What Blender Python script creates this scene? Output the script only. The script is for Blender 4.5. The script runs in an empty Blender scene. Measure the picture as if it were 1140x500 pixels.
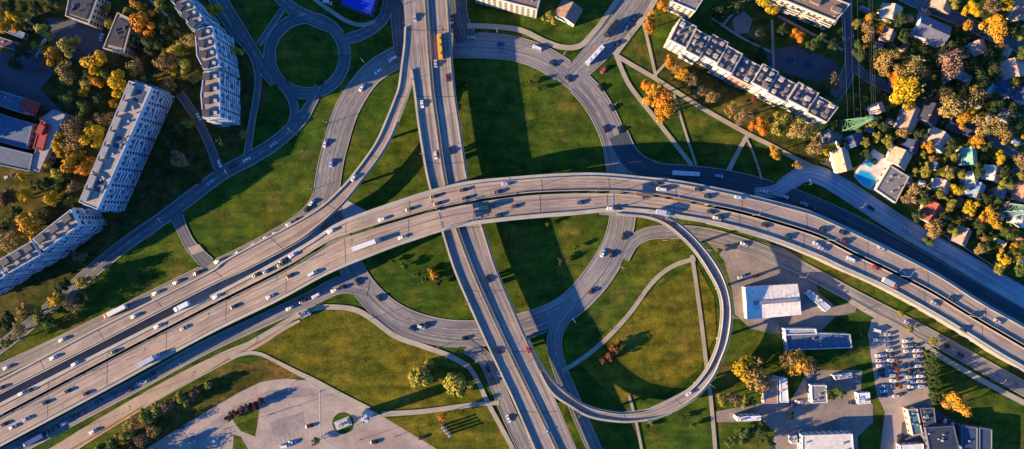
import bpy, bmesh, math, random
from mathutils import Vector, Matrix
R = math.radians
random.seed(7)
scene = bpy.context.scene
COL = scene.collection

# ------------------------------------------------------------------ camera, sky, sun, exposure
CAM_H = 400.0
cam = bpy.data.cameras.new('camera')
cam.sensor_width = 36.0
cam.lens = 36.0 * CAM_H / 570.0
cam.clip_start = 1.0
cam.clip_end = 20000.0
cam_o = bpy.data.objects.new('camera', cam)
cam_o.location = (0, 0, CAM_H)
COL.objects.link(cam_o)
scene.camera = cam_o

SUN_EL = 15.0
SUN_ANG = 18.5            # shadows run to the right, this many degrees upwards
SHX, SHY = math.cos(R(SUN_ANG)), math.sin(R(SUN_ANG))
world = bpy.data.worlds.new('World')
scene.world = world
world.use_nodes = True
wn = world.node_tree
for n_ in list(wn.nodes):
    wn.nodes.remove(n_)
wo = wn.nodes.new('ShaderNodeOutputWorld')
wb = wn.nodes.new('ShaderNodeBackground')
ws = wn.nodes.new('ShaderNodeTexSky')
ws.sky_type = 'NISHITA'
ws.sun_disc = False
ws.sun_elevation = R(SUN_EL)
ws.sun_rotation = math.atan2(-SHX, -SHY)
ws.altitude = 0
ws.air_density = 1.0
ws.dust_density = 0.0
ws.ozone_density = 10.0
wb.inputs['Strength'].default_value = 0.108
wn.links.new(ws.outputs[0], wb.inputs[0])
wn.links.new(wb.outputs[0], wo.inputs[0])

sun = bpy.data.lights.new('sun', 'SUN')
sun.energy = 5.0
sun.angle = R(0.5)
sun.color = (1.0, 0.72, 0.39)
sun_o = bpy.data.objects.new('sun', sun)
sd = Vector((SHX * math.cos(R(SUN_EL)), SHY * math.cos(R(SUN_EL)), -math.sin(R(SUN_EL))))
sun_o.rotation_euler = sd.to_track_quat('-Z', 'Y').to_euler()
sun_o.location = (-300, -100, 200)
COL.objects.link(sun_o)

vs = scene.view_settings
vs.view_transform = 'Standard'
vs.look = 'None'
vs.gamma = 1.0
vs.use_curve_mapping = False
vs.exposure = 1.68
scene.cycles.max_bounces = 5
scene.cycles.diffuse_bounces = 1
scene.cycles.glossy_bounces = 2
scene.cycles.transparent_max_bounces = 4

# ------------------------------------------------------------------ helpers
def W(px, py, z=0.0):
    """plan position (photo-grid units of half a metre, origin at 570,250) of a point seen at height z"""
    s = 0.5 * (CAM_H - z) / CAM_H
    return Vector(((px - 570.0) * s, (250.0 - py) * s, z))

def link(o):
    COL.objects.link(o)
    return o

def tag(o, label=None, cat=None, group=None, kind=None):
    if label: o['label'] = label
    if cat: o['category'] = cat
    if group: o['group'] = group
    if kind: o['kind'] = kind
    return o

def empty(name, loc=(0, 0, 0), rz=0.0):
    o = bpy.data.objects.new(name, None)
    o.location = loc
    o.rotation_euler = (0, 0, rz)
    o.empty_display_size = 1.0
    return link(o)

def mesh_obj(name, me, mat=None, parent=None, color=None):
    o = bpy.data.objects.new(name, me)
    if mat is not None and not me.materials:
        me.materials.append(mat)
    if parent is not None:
        o.parent = parent
    if color is not None:
        o.color = (color[0], color[1], color[2], 1)
    return link(o)

class MB:
    def __init__(s):
        s.v = []; s.f = []; s.uv = []
    def quad(s, a, b, c, d):
        i = len(s.v); s.v += [tuple(a), tuple(b), tuple(c), tuple(d)]; s.f.append((i, i+1, i+2, i+3))
    def poly(s, pts):
        i = len(s.v); s.v += [tuple(p) for p in pts]; s.f.append(tuple(range(i, i+len(pts))))
    def box(s, x0, y0, z0, x1, y1, z1, M=None):
        P = [Vector(p) for p in ((x0,y0,z0),(x1,y0,z0),(x1,y1,z0),(x0,y1,z0),(x0,y0,z1),(x1,y0,z1),(x1,y1,z1),(x0,y1,z1))]
        if M is not None: P = [M @ p for p in P]
        i = len(s.v); s.v += [tuple(p) for p in P]
        for f in ((3,2,1,0),(4,5,6,7),(0,1,5,4),(1,2,6,5),(2,3,7,6),(3,0,4,7)):
            s.f.append(tuple(i+k for k in f))
    def hexa(s, P):
        i = len(s.v); s.v += [tuple(p) for p in P]
        for f in ((3,2,1,0),(4,5,6,7),(0,1,5,4),(1,2,6,5),(2,3,7,6),(3,0,4,7)):
            s.f.append(tuple(i+k for k in f))
    def bar(s, a, b, r, n=4, r2=None):
        a = Vector(a); b = Vector(b); d = (b-a)
        if d.length < 1e-6: return
        q = d.to_track_quat('Z', 'Y'); r2 = r if r2 is None else r2
        i = len(s.v)
        for (p, rr) in ((a, r), (b, r2)):
            for k in range(n):
                t = 2*math.pi*(k+.5)/n
                s.v.append(tuple(p + q @ Vector((rr*math.cos(t), rr*math.sin(t), 0))))
        for k in range(n):
            s.f.append((i+k, i+(k+1)%n, i+n+(k+1)%n, i+n+k))
        s.f.append(tuple(i+k for k in reversed(range(n)))); s.f.append(tuple(i+n+k for k in range(n)))
    def prism(s, pts, z0, z1):
        """closed prism over an xy polygon"""
        n = len(pts)
        ar = sum(pts[k][0]*pts[(k+1)%n][1]-pts[(k+1)%n][0]*pts[k][1] for k in range(n))
        if ar < 0: pts = list(reversed(pts))
        i = len(s.v)
        s.v += [(p[0], p[1], z0) for p in pts] + [(p[0], p[1], z1) for p in pts]
        s.f.append(tuple(i+k for k in reversed(range(n)))); s.f.append(tuple(i+n+k for k in range(n)))
        for k in range(n):
            s.f.append((i+k, i+(k+1)%n, i+n+(k+1)%n, i+n+k))
    def mesh(s, name, smooth=False):
        me = bpy.data.meshes.new(name)
        me.from_pydata(s.v, [], s.f)
        if s.uv:
            ul = me.uv_layers.new(name='UVMap')
            vi = [0]*len(me.loops); me.loops.foreach_get('vertex_index', vi)
            flat = []
            for k in vi: flat += s.uv[k]
            ul.data.foreach_set('uv', flat)
        if smooth:
            me.polygons.foreach_set('use_smooth', [True]*len(me.polygons))
        me.update()
        return me
    def build(s, name, mat, parent=None, color=None, smooth=False):
        return mesh_obj(name, s.mesh(name, smooth), mat, parent, color)

def catmull(pts, sub=10):
    out = []
    n = len(pts)
    if n == 2:
        return [tuple(pts[0][k]+(pts[1][k]-pts[0][k])*i/sub for k in range(len(pts[0]))) for i in range(sub+1)]
    for i in range(n-1):
        p0 = pts[max(i-1, 0)]; p1 = pts[i]; p2 = pts[i+1]; p3 = pts[min(i+2, n-1)]
        for j in range(sub):
            t = j/sub
            out.append(tuple(0.5*((2*b)+(-a+c)*t+(2*a-5*b+4*c-d)*t*t+(-a+3*b-3*c+d)*t*t*t) for a, b, c, d in zip(p0, p1, p2, p3)))
    out.append(tuple(pts[-1]))
    return out

def resample(pts, n):
    """n points evenly spaced by xy length"""
    L = [0.0]
    for a, b in zip(pts, pts[1:]):
        L.append(L[-1]+math.hypot(b[0]-a[0], b[1]-a[1]))
    out = []; k = 0
    for i in range(n):
        d = L[-1]*i/(n-1)
        while k < len(L)-2 and L[k+1] < d: k += 1
        u = (d-L[k])/max(L[k+1]-L[k], 1e-9)
        out.append(tuple(a+(b-a)*u for a, b in zip(pts[k], pts[k+1])))
    return out, L[-1]

def knots(kn, t):
    if t <= kn[0][0]: return kn[0][1]
    for (a, va), (b, vb) in zip(kn, kn[1:]):
        if t <= b:
            u = (t-a)/(b-a); u = u*u*(3-2*u)
            return va+(vb-va)*u
    return kn[-1][1]

# ------------------------------------------------------------------ materials
def new_mat(name):
    m = bpy.data.materials.new(name); m.use_nodes = True
    nt = m.node_tree
    b = nt.nodes['Principled BSDF']
    b.inputs['Roughness'].default_value = 0.85
    b.inputs['Specular IOR Level'].default_value = 0.25
    return m, nt, b

def N(nt, typ, **kw):
    n = nt.nodes.new(typ)
    for k, v in kw.items(): setattr(n, k, v)
    return n

def noise(nt, vec, scale, detail=4, rough=0.6):
    n = N(nt, 'ShaderNodeTexNoise'); n.inputs['Scale'].default_value = scale
    n.inputs['Detail'].default_value = detail; n.inputs['Roughness'].default_value = rough
    nt.links.new(vec, n.inputs['Vector']); return n.outputs['Fac']

def ramp(nt, fac, stops):
    r = N(nt, 'ShaderNodeValToRGB'); e = r.color_ramp.elements
    while len(e) < len(stops): e.new(0.5)
    for k, (p, c) in enumerate(stops):
        e[k].position = p; e[k].color = (c[0], c[1], c[2], 1)
    nt.links.new(fac, r.inputs[0]); return r.outputs[0]

def mixc(nt, fac, a, b, mode='MIX'):
    m = N(nt, 'ShaderNodeMix', data_type='RGBA', blend_type=mode)
    for sock, val in ((m.inputs[0], fac), (m.inputs[6], a), (m.inputs[7], b)):
        if hasattr(val, 'links') or isinstance(val, bpy.types.NodeSocket): nt.links.new(val, sock)
        elif isinstance(val, (int, float)): sock.default_value = val
        else: sock.default_value = (val[0], val[1], val[2], 1)
    return m.outputs[2]

def bump(nt, b, h, strength, dist):
    bp = N(nt, 'ShaderNodeBump'); bp.inputs['Strength'].default_value = strength; bp.inputs['Distance'].default_value = dist
    nt.links.new(h, bp.inputs['Height']); nt.links.new(bp.outputs[0], b.inputs['Normal'])

def mottled(name, c, var=0.25, scale=0.3, scale2=3.0, rough=0.85, bmp=0.0, spec=0.25):
    m, nt, b = new_mat(name)
    g = N(nt, 'ShaderNodeNewGeometry')
    f1 = noise(nt, g.outputs['Position'], scale, 5); f2 = noise(nt, g.outputs['Position'], scale2, 3)
    lo = tuple(x*(1-var) for x in c); hi = tuple(min(x*(1+var), 0.95) for x in c)
    c1 = ramp(nt, f1, [(0.3, lo), (0.7, hi)])
    c2 = ramp(nt, f2, [(0.3, (1-var*.6,)*3), (0.7, (1+var*.3,)*3)])
    nt.links.new(mixc(nt, 1.0, c1, c2, 'MULTIPLY'), b.inputs['Base Color'])
    b.inputs['Roughness'].default_value = rough; b.inputs['Specular IOR Level'].default_value = spec
    if bmp: bump(nt, b, f2, bmp, 0.1)
    return m

def road_mat(name, c, dark=0.72, tint=(1, 1, 1)):
    """worn carriageway: streaks along the UV u direction (metres along, metres across)"""
    m, nt, b = new_mat(name)
    uv = N(nt, 'ShaderNodeUVMap')
    mp = N(nt, 'ShaderNodeMapping'); mp.inputs['Scale'].default_value = (0.010, 0.75, 1)
    nt.links.new(uv.outputs[0], mp.inputs[0])
    st = noise(nt, mp.outputs[0], 1.0, 4, 0.65)
    g = N(nt, 'ShaderNodeNewGeometry')
    pa = noise(nt, g.outputs['Position'], 0.06, 5, 0.65)
    fi = noise(nt, g.outputs['Position'], 2.0, 2, 0.6)
    mp2 = N(nt, 'ShaderNodeMapping'); mp2.inputs['Scale'].default_value = (0.03, 2.2, 1); nt.links.new(uv.outputs[0], mp2.inputs[0])
    st2 = noise(nt, mp2.outputs[0], 1.0, 3, 0.6)
    mp3 = N(nt, 'ShaderNodeMapping'); mp3.inputs['Scale'].default_value = (0.035, 0.12, 1); nt.links.new(uv.outputs[0], mp3.inputs[0])
    slab = N(nt, 'ShaderNodeTexVoronoi', distance='CHEBYCHEV'); slab.inputs['Scale'].default_value = 1.0; nt.links.new(mp3.outputs[0], slab.inputs['Vector'])
    sl = ramp(nt, slab.outputs['Color'], [(0.2, (0.86, 0.87, 0.9)), (0.8, (1.08, 1.05, 1.02))])
    c1 = ramp(nt, st, [(0.38, tuple(x*dark*.9 for x in c)), (0.52, c), (0.64, tuple(x*1.22 for x in c))])
    c2 = ramp(nt, pa, [(0.36, (0.8, 0.81, 0.84)), (0.64, (1.12, 1.09, 1.05))])
    c3 = ramp(nt, fi, [(0.3, (0.9, 0.9, 0.9)), (0.7, (1.06, 1.06, 1.06))])
    c5 = ramp(nt, st2, [(0.36, (0.7, 0.72, 0.78)), (0.56, (1.1, 1.08, 1.04))])
    cc = mixc(nt, 1.0, mixc(nt, 1.0, c1, c2, 'MULTIPLY'), c3, 'MULTIPLY')
    nt.links.new(mixc(nt, 1.0, mixc(nt, 1.0, cc, c5, 'MULTIPLY'), sl, 'MULTIPLY'), b.inputs['Base Color'])
    b.inputs['Roughness'].default_value = 0.8
    return m

def grass_mat(name, stops, s1=0.018, s2=0.12, worn=(0.15, 0.105, 0.03)):
    m, nt, b = new_mat(name)
    g = N(nt, 'ShaderNodeNewGeometry'); p = g.outputs['Position']
    mp = N(nt, 'ShaderNodeMapping'); mp.inputs['Rotation'].default_value = (0, 0, 0.5); mp.inputs['Scale'].default_value = (0.35, 1.6, 1)
    nt.links.new(p, mp.inputs[0])
    a = noise(nt, p, s1, 6, 0.62); d = noise(nt, p, s2, 7, 0.72); e = noise(nt, p, 1.1, 4, 0.7)
    w = noise(nt, p, s1*2.6, 8, 0.7); mow = noise(nt, mp.outputs[0], 0.12, 4, 0.6)
    c1 = ramp(nt, a, stops)
    wf = ramp(nt, w, [(0.52, (0, 0, 0)), (0.68, (0.7, 0.7, 0.7))])
    c1 = mixc(nt, wf, c1, worn)
    c2 = ramp(nt, d, [(0.34, (0.45, 0.55, 0.45)), (0.5, (1, 1, 1)), (0.66, (1.7, 1.45, 1.05))])
    c3 = ramp(nt, e, [(0.25, (0.55, 0.6, 0.55)), (0.75, (1.45, 1.4, 1.3))])
    c4 = ramp(nt, mow, [(0.36, (0.7, 0.78, 0.72)), (0.64, (1.32, 1.25, 1.15))])
    c = mixc(nt, 1.0, mixc(nt, 1.0, mixc(nt, 1.0, c1, c2, 'MULTIPLY'), c3, 'MULTIPLY'), c4, 'MULTIPLY')
    nt.links.new(c, b.inputs['Base Color'])
    b.inputs['Roughness'].default_value = 1.0; b.inputs['Specular IOR Level'].default_value = 0.05
    bump(nt, b, e, 0.6, 0.35)
    return m

def objcol_mat(name, rough=0.5, var=0.15, spec=0.4, scale=0.6, coat=0.0, metal=0.0):
    """colour of the single object (obj.color) with grain"""
    m, nt, b = new_mat(name)
    oi = N(nt, 'ShaderNodeObjectInfo'); g = N(nt, 'ShaderNodeNewGeometry')
    f = noise(nt, g.outputs['Position'], scale, 4)
    c = ramp(nt, f, [(0.3, (1-var,)*3), (0.7, (1+var*.6,)*3)])
    nt.links.new(mixc(nt, 1.0, oi.outputs['Color'], c, 'MULTIPLY'), b.inputs['Base Color'])
    b.inputs['Roughness'].default_value = rough; b.inputs['Specular IOR Level'].default_value = spec
    b.inputs['Coat Weight'].default_value = coat; b.inputs['Metallic'].default_value = metal
    return m

def leaf_mat(name):
    m, nt, b = new_mat(name)
    oi = N(nt, 'ShaderNodeObjectInfo'); g = N(nt, 'ShaderNodeNewGeometry')
    f = noise(nt, g.outputs['Position'], 0.3, 3, 0.7)
    c = ramp(nt, f, [(0.30, (0.5, 0.74, 0.6)), (0.5, (1, 1, 1)), (0.70, (1.32, 1.18, 1.0))])
    r = ramp(nt, g.outputs['Random Per Island'], [(0.0, (0.86, 0.88, 0.9)), (1.0, (1.12, 1.08, 1.04))])
    nt.links.new(mixc(nt, 1.0, mixc(nt, 1.0, oi.outputs['Color'], c, 'MULTIPLY'), r, 'MULTIPLY'), b.inputs['Base Color'])
    b.inputs['Roughness'].default_value = 0.8; b.inputs['Specular IOR Level'].default_value = 0.1
    return m

M = {}
M['grass'] = grass_mat('grass', [(0.32, (0.024, 0.056, 0.010)), (0.48, (0.040, 0.075, 0.011)), (0.60, (0.062, 0.085, 0.012)), (0.74, (0.090, 0.090, 0.016))])
M['dry'] = grass_mat('dry_grass', [(0.32, (0.060, 0.074, 0.010)), (0.48, (0.095, 0.095, 0.012)), (0.60, (0.120, 0.103, 0.014)), (0.74, (0.145, 0.108, 0.020))], 0.022, 0.14)
M['scrub'] = grass_mat('scrub', [(0.32, (0.035, 0.042, 0.010)), (0.5, (0.085, 0.070, 0.018)), (0.7, (0.14, 0.085, 0.030))], 0.04, 0.25)
M['rustdirt'] = mottled('rust_dirt', (0.24, 0.12, 0.05), 0.3, 0.2, 1.5)
M['garden'] = grass_mat('garden_lawn', [(0.3, (0.028, 0.055, 0.014)), (0.5, (0.05, 0.08, 0.016)), (0.7, (0.09, 0.09, 0.025))], 0.035, 0.2)
M['litter'] = grass_mat('leaf_litter', [(0.3, (0.026, 0.040, 0.013)), (0.5, (0.05, 0.055, 0.018)), (0.7, (0.09, 0.07, 0.026))], 0.03, 0.2)
M['highway'] = road_mat('highway_surface', (0.35, 0.275, 0.222))
M['viaduct'] = road_mat('viaduct_surface', (0.29, 0.25, 0.225), 0.6)
M['asphalt'] = road_mat('asphalt', (0.225, 0.215, 0.215), 0.66)
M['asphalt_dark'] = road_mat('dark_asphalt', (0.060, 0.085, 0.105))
M['asphalt_pale'] = road_mat('pale_asphalt', (0.33, 0.38, 0.42))
M['asphalt_old'] = road_mat('old_asphalt', (0.12, 0.13, 0.145))
M['path'] = mottled('path_surface', (0.33, 0.29, 0.22), 0.18, 0.1, 1.2)
M['dryp'] = mottled('trodden_grass', (0.17, 0.155, 0.045), 0.3, 0.2, 1.0)
M['dirt'] = mottled('dirt', (0.36, 0.27, 0.20), 0.22, 0.05, 0.6)
M['plaza'] = mottled('plaza_paving', (0.335, 0.268, 0.228), 0.25, 0.09, 0.8)
M['lotasph'] = mottled('lot_asphalt', (0.24, 0.205, 0.195), 0.3, 0.12, 1.0)
M['plaza2'] = mottled('brick_paving', (0.30, 0.225, 0.185), 0.2, 0.1, 1.0)
M['yard'] = mottled('yard_paving', (0.23, 0.19, 0.165), 0.32, 0.07, 0.7)
M['gravel'] = mottled('gravel', (0.38, 0.35, 0.35), 0.2, 0.1, 1.0)
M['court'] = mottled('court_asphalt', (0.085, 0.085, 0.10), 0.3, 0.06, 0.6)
M['concrete'] = mottled('concrete', (0.36, 0.33, 0.28), 0.15, 0.15, 1.5)
M['kerb'] = mottled('kerb_stone', (0.34, 0.32, 0.28), 0.15, 0.3, 2.0)
M['joint'] = mottled('joint_rubber', (0.05, 0.045, 0.045), 0.2)
M['paint'] = mottled('road_paint', (0.46, 0.43, 0.38), 0.25, 0.4, 2.0)
M['steel'] = mottled('galvanised_steel', (0.25, 0.25, 0.25), 0.1, 0.5, 3.0, 0.45)
M['pier'] = mottled('pier_concrete', (0.30, 0.28, 0.25), 0.2, 0.3, 2)
M['leaf'] = leaf_mat('foliage')
M['bark'] = mottled('bark', (0.075, 0.055, 0.04), 0.35, 1.0, 5)
M['car'] = objcol_mat('car_paint', 0.28, 0.05, 0.5, 0.6, 0.6)
M['roofc'] = objcol_mat('roof_covering', 0.75, 0.24, 0.25, 0.5)
M['wallc'] = objcol_mat('wall_render', 0.85, 0.15, 0.2, 0.3)
M['plain'] = objcol_mat('painted_surface', 0.6, 0.12, 0.3, 0.8)
mg, nt, b = new_mat('window_glass'); b.inputs['Base Color'].default_value = (0.018, 0.024, 0.032, 1); b.inputs['Roughness'].default_value = 0.08; b.inputs['Specular IOR Level'].default_value = 0.6
M['glass'] = mg
mw, nt, b = new_mat('pool_water'); b.inputs['Base Color'].default_value = (0.02, 0.33, 0.55, 1); b.inputs['Roughness'].default_value = 0.08
g_ = N(nt, 'ShaderNodeNewGeometry'); bump(nt, b, noise(nt, g_.outputs['Position'], 1.5, 3), 0.2, 0.1)
M['water'] = mw
M['rubber'] = mottled('rubber', (0.02, 0.02, 0.02), 0.2)

# ------------------------------------------------------------------ label bookkeeping
ORD = ['', 'first', 'second', 'third', 'fourth', 'fifth', 'sixth', 'seventh', 'eighth', 'ninth', 'tenth', 'eleventh', 'twelfth',
       'thirteenth', 'fourteenth', 'fifteenth', 'sixteenth', 'seventeenth', 'eighteenth', 'nineteenth', 'twentieth', 'twenty-first', 'twenty-second', 'twenty-third', 'twenty-fourth', 'twenty-fifth', 'twenty-sixth', 'twenty-seventh', 'twenty-eighth', 'twenty-ninth', 'thirtieth']
LAB = []
def later(o, what, where, cat, group, key, axis='left'):
    o['category'] = cat
    if group: o['group'] = group
    LAB.append((o, what, where, key, axis))
def finish_labels():
    d = {}
    for it in LAB: d.setdefault((it[1], it[2]), []).append(it)
    for (what, where), its in d.items():
        its.sort(key=lambda i: i[3])
        for k, it in enumerate(its):
            side = it[4]
            if len(its) == 1: it[0]['label'] = what+' '+where
            elif len(its) == 2: it[0]['label'] = '%s %s, %s of two' % (what, where, ('leftmost', 'rightmost')[k] if side == 'left' else ('upper', 'lower')[k])
            else: it[0]['label'] = '%s %s, %s from %s' % (what, where, ORD[k+1], side)

# ------------------------------------------------------------------ ground
GR = MB(); 
GN = 24; ext = 1600
for i in range(GN+1):
    for j in range(GN+1):
        GR.v.append((-ext+2*ext*i/GN, -ext+2*ext*j/GN, 0))
for i in range(GN):
    for j in range(GN):
        a = i*(GN+1)+j; GR.f.append((a, a+GN+1, a+GN+2, a+1))
tag(GR.build('ground', M['grass']), kind='structure')

ZL = [0.03]
def area(name, pts, mat, holes=None):
    """flat sheet laid on the ground"""
    ZL[0] += 0.006
    mb = MB(); mb.poly([W(x, y)+Vector((0, 0, ZL[0])) for x, y in (pts if sum(pts[k][0]*pts[(k+1)%len(pts)][1]-pts[(k+1)%len(pts)][0]*pts[k][1] for k in range(len(pts))) < 0 else pts[::-1])])
    return tag(mb.build(name, M[mat]), kind='structure')

def circle(cx, cy, r, n=48, ry=None):
    ry = ry or r
    return [(cx+r*math.cos(2*math.pi*k/n), cy+ry*math.sin(2*math.pi*k/n)) for k in range(n)]

# courtyards, yards, plaza
area('courtyard_ground', [(-90, -60), (255, -60), (300, 110), (250, 175), (180, 235), (105, 290), (60, 330), (-10, 395), (-90, 440)], 'litter')
area('courtyard_ground', [(722, 60), (748, 45), (800, 85), (925, 155), (905, 182), (880, 178), (800, 125), (740, 92)], 'litter')
area('garden_ground', [(770, -60), (1230, -60), (1230, 345), (1140, 318), (1050, 262), (950, 200), (925, 175), (938, 140), (860, 80), (778, 20)], 'garden')
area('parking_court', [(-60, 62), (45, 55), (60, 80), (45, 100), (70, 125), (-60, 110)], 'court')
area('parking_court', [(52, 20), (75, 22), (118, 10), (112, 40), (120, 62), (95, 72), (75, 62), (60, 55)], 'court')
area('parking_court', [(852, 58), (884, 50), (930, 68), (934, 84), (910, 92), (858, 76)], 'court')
area('sports_court', [(815, 22), (828, 12), (838, 22), (833, 37), (818, 38)], 'yard')
area('plaza', [(120, 560), (150, 508), (190, 482), (228, 459), (268, 436), (290, 425.5), (315, 421), (346, 424), (412, 455), (456, 481), (500, 508), (560, 560)], 'plaza')
PLZ = area('plaza_lane', [(205, 492), (262, 452), (300, 434), (345, 432), (352, 440), (300, 446), (268, 460), (232, 486), (222, 505)], 'lotasph')
area('plaza_patch', [(300, 470), (338, 458), (340, 476), (306, 488)], 'lotasph')
area('plaza_patch', [(392, 482), (432, 478), (455, 492), (440, 506), (396, 504)], 'plaza2')
area('grass_island', [(258, 466), (289, 452), (287, 470), (284, 486), (268, 480)], 'grass')
area('grass_island', [(260, 484), (268, 486), (277, 502), (280, 520), (258, 520)], 'grass')
area('grass_island', circle(382, 471, 12), 'grass')
area('yard', [(786, 268), (820, 262), (872, 276), (905, 296), (925, 318), (955, 336), (952, 348), (930, 352), (915, 368), (862, 372), (836, 366), (818, 350), (815, 322), (806, 290)], 'yard')
area('yard', [(797, 458), (830, 452), (852, 448), (880, 446), (900, 412), (960, 412), (958, 440), (972, 450), (972, 470), (955, 486), (955, 540), (860, 540), (862, 480), (850, 470), (797, 470)], 'yard')
area('car_park', [(966, 372), (970, 356), (984, 350), (1026, 378), (1032, 430), (1040, 440), (1038, 452), (1012, 458), (1004, 500), (985, 545), (980, 500), (985, 458), (976, 440)], 'plaza')
area('lane', [(1004, 470), (1040, 455), (1066, 470), (1070, 540), (1000, 540)], 'court')

area('dry_lawn', [(262, 396), (300, 372), (335, 352), (360, 345), (396, 347), (414, 358), (440, 377), (472, 388), (505, 400), (524, 412), (540, 446), (508, 450), (420, 458), (350, 422), (300, 396)], 'dry')
area('dry_lawn', [(430, 466), (544, 452), (572, 505), (600, 560), (540, 560), (500, 508)], 'dry')
area('dry_lawn', [(640, 400), (720, 330), (775, 292), (795, 330), (798, 370), (780, 410), (740, 440), (690, 450)], 'dry')
area('scrub_bank', [(120, 500), (160, 462), (230, 422), (262, 404), (300, 400), (340, 420), (290, 424), (228, 457), (190, 480), (150, 508), (110, 540)], 'scrub')
area('dirt_strip', [(690, 220), (780, 236), (860, 256), (950, 292), (1040, 336), (1145, 396), (1290, 490), (1290, 470), (1145, 380), (1040, 320), (950, 276), (860, 242), (780, 224), (690, 210)], 'rustdirt')
area('grass_island', [(905, 305), (925, 312), (944, 328), (946, 338), (930, 341), (912, 326)], 'grass')
area('gravel_strip', [(-160, 500), (0, 428), (228, 312), (340, 256), (385, 222), (410, 236), (300, 305), (228, 345), (0, 466), (-160, 548)], 'gravel')
# ------------------------------------------------------------------ ground roads
ROADS = {}
ROADLIST = []
def road(key, name, pts, mat='asphalt', lanes=0, sub=10, kerb=True, path=False, label=None):
    """pts: (px,py,width in grid units). One strip on the ground with UV metres."""
    ZL[0] += 0.006
    z = ZL[0]+(0.05 if path else 0)
    sp = catmull(pts, sub)
    L = sum(math.hypot(b[0]-a[0], b[1]-a[1]) for a, b in zip(sp, sp[1:]))
    n = max(6, int(L/3.0)+1)
    rs, L = resample(sp, n)
    st = []
    for i, p in enumerate(rs):
        a = rs[max(i-1, 0)]; c = rs[min(i+1, n-1)]
        tx, ty = c[0]-a[0], c[1]-a[1]; l = math.hypot(tx, ty) or 1
        st.append((p[0], p[1], p[2], tx/l, ty/l))
    mb = MB()
    for i, (x, y, w, tx, ty) in enumerate(st):
        for k in (-1, 1):
            q = W(x-ty*k*w/2, y+tx*k*w/2); mb.v.append((q.x, q.y, z)); mb.uv.append((i/(n-1)*L*.5, k*w/4))
    for i in range(n-1):
        a = 2*i; mb.f.append((a, a+1, a+3, a+2))
    o = tag(mb.build(name, M[mat]), kind='structure')
    # faces upward
    if o.data.polygons[0].normal.z < 0: o.data.flip_normals()
    ROADS[key] = dict(st=st, z=z, o=o, ground=True, L=L)
    ROADLIST.append((key, st, path))
    if lanes > 1:
        lm = MB()
        for l in range(1, lanes):
            f = l/lanes-0.5
            d = 0
            step = L*.5/(n-1)
            for i in range(n-1):
                if lanes > 1 and (i % 4) < 2:
                    x, y, w, tx, ty = st[i]; x2, y2, w2, tx2, ty2 = st[i+1]
                    a = W(x-ty*f*w, y+tx*f*w); b2 = W(x2-ty2*f*w2, y2+tx2*f*w2)
                    s1 = Vector((-ty, -tx, 0))*0.09; 
                    zz = Vector((0, 0, z+0.012))
                    lm.quad(a-s1+zz, b2-s1+zz, b2+s1+zz, a+s1+zz)
        if lm.f:
            q = tag(lm.build('lane_markings', M['paint'], o), kind='stuff')
            if q.data.polygons[0].normal.z < 0: q.data.flip_normals()
    return o

# the ring under the interchange
road('ring_n', 'ring_road', [(374, 262, 27), (364, 225, 28), (367, 190, 27), (374, 160, 26), (385, 125, 26), (402, 96, 24.5), (420, 77, 24), (455, 59, 25), (500, 51, 27), (540, 51, 27), (570, 54, 26), (600, 63, 26), (632, 82, 26), (657, 105, 27), (673, 130, 27), (684, 158, 27), (690, 190, 28), (694, 225, 28), (689, 262, 28), (672, 298, 30), (646, 330, 29), (620, 349, 28), (585, 362, 28), (545, 370, 28), (500, 371, 29), (460, 362, 29), (432, 347, 28), (410, 326, 26), (392, 300, 26), (374, 262, 27)], 'asphalt', 3)
road('r0', 'collector_road', [(366, 196, 26), (356, 222, 18), (334, 244, 12), (300, 264, 10), (262, 284, 10), (228, 300, 10), (150, 339, 11), (70, 379, 11.5), (0, 412, 12), (-60, 440, 12), (-140, 477, 12)], 'asphalt', 2)
road('ne', 'avenue', [(630, 92, 20), (655, 68, 24), (680, 40, 29), (704, 8, 31), (735, -40, 31), (780, -110, 31)], 'asphalt', 4)
road('round', 'roundabout', [(342+42*math.cos(2*math.pi*k/32), 62+42*math.sin(2*math.pi*k/32), 12) for k in range(33)], 'asphalt_old', 1, 4)
road('p1', 'street', [(222, -60, 11), (246, -4, 11), (268, 34, 11), (288, 68, 12), (298, 84, 9), (305, 94, 6)], 'asphalt_old', 2)
road('p2', 'lane', [(205, -60, 6), (236, 0, 6), (258, 34, 6), (280, 60, 6), (287, 84, 6), (286, 105, 6), (280, 140, 6), (275, 176, 7)], 'asphalt_old')
road('n1', 'street', [(290, -30, 11), (318, 4, 12), (345, 20, 13), (368, 30, 12)], 'asphalt_old', 2)
road('n2', 'lane', [(318, 6, 5), (304, 26, 5), (288, 50, 5)], 'asphalt_old')
road('e1', 'street', [(384, 44, 11), (404, 38, 11), (422, 26, 11), (431, 10, 11), (433, -20, 11), (433, -60, 11)], 'asphalt_old', 2)
road('e2', 'footpath', [(340, -8, 4.5), (365, 10, 4.5), (385, 23, 4.5), (402, 28, 4.5), (418, 24, 4.5)], 'path', path=True)
road('e3', 'service_lane', [(442, -50, 14), (442, 0, 14), (444, 40, 13), (447, 62, 12)], 'asphalt_old')
road('n_up', 'street', [(512, -60, 18), (510, -10, 18), (511, 20, 19), (520, 45, 24)], 'asphalt_old', 2)
road('sw_l', 'street', [(316, 94, 11), (325, 110, 9), (328, 126, 8), (324, 142, 9)], 'asphalt_old')
road('sw', 'street', [(356, 96, 10), (346, 116, 10), (334, 134, 13), (308, 158, 14), (278, 177, 14), (248, 193, 14), (212, 220, 14), (180, 244, 14), (140, 272, 14), (105, 300, 14), (70, 330, 13), (20, 372, 12), (-60, 430, 12)], 'asphalt_old', 2)
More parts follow.
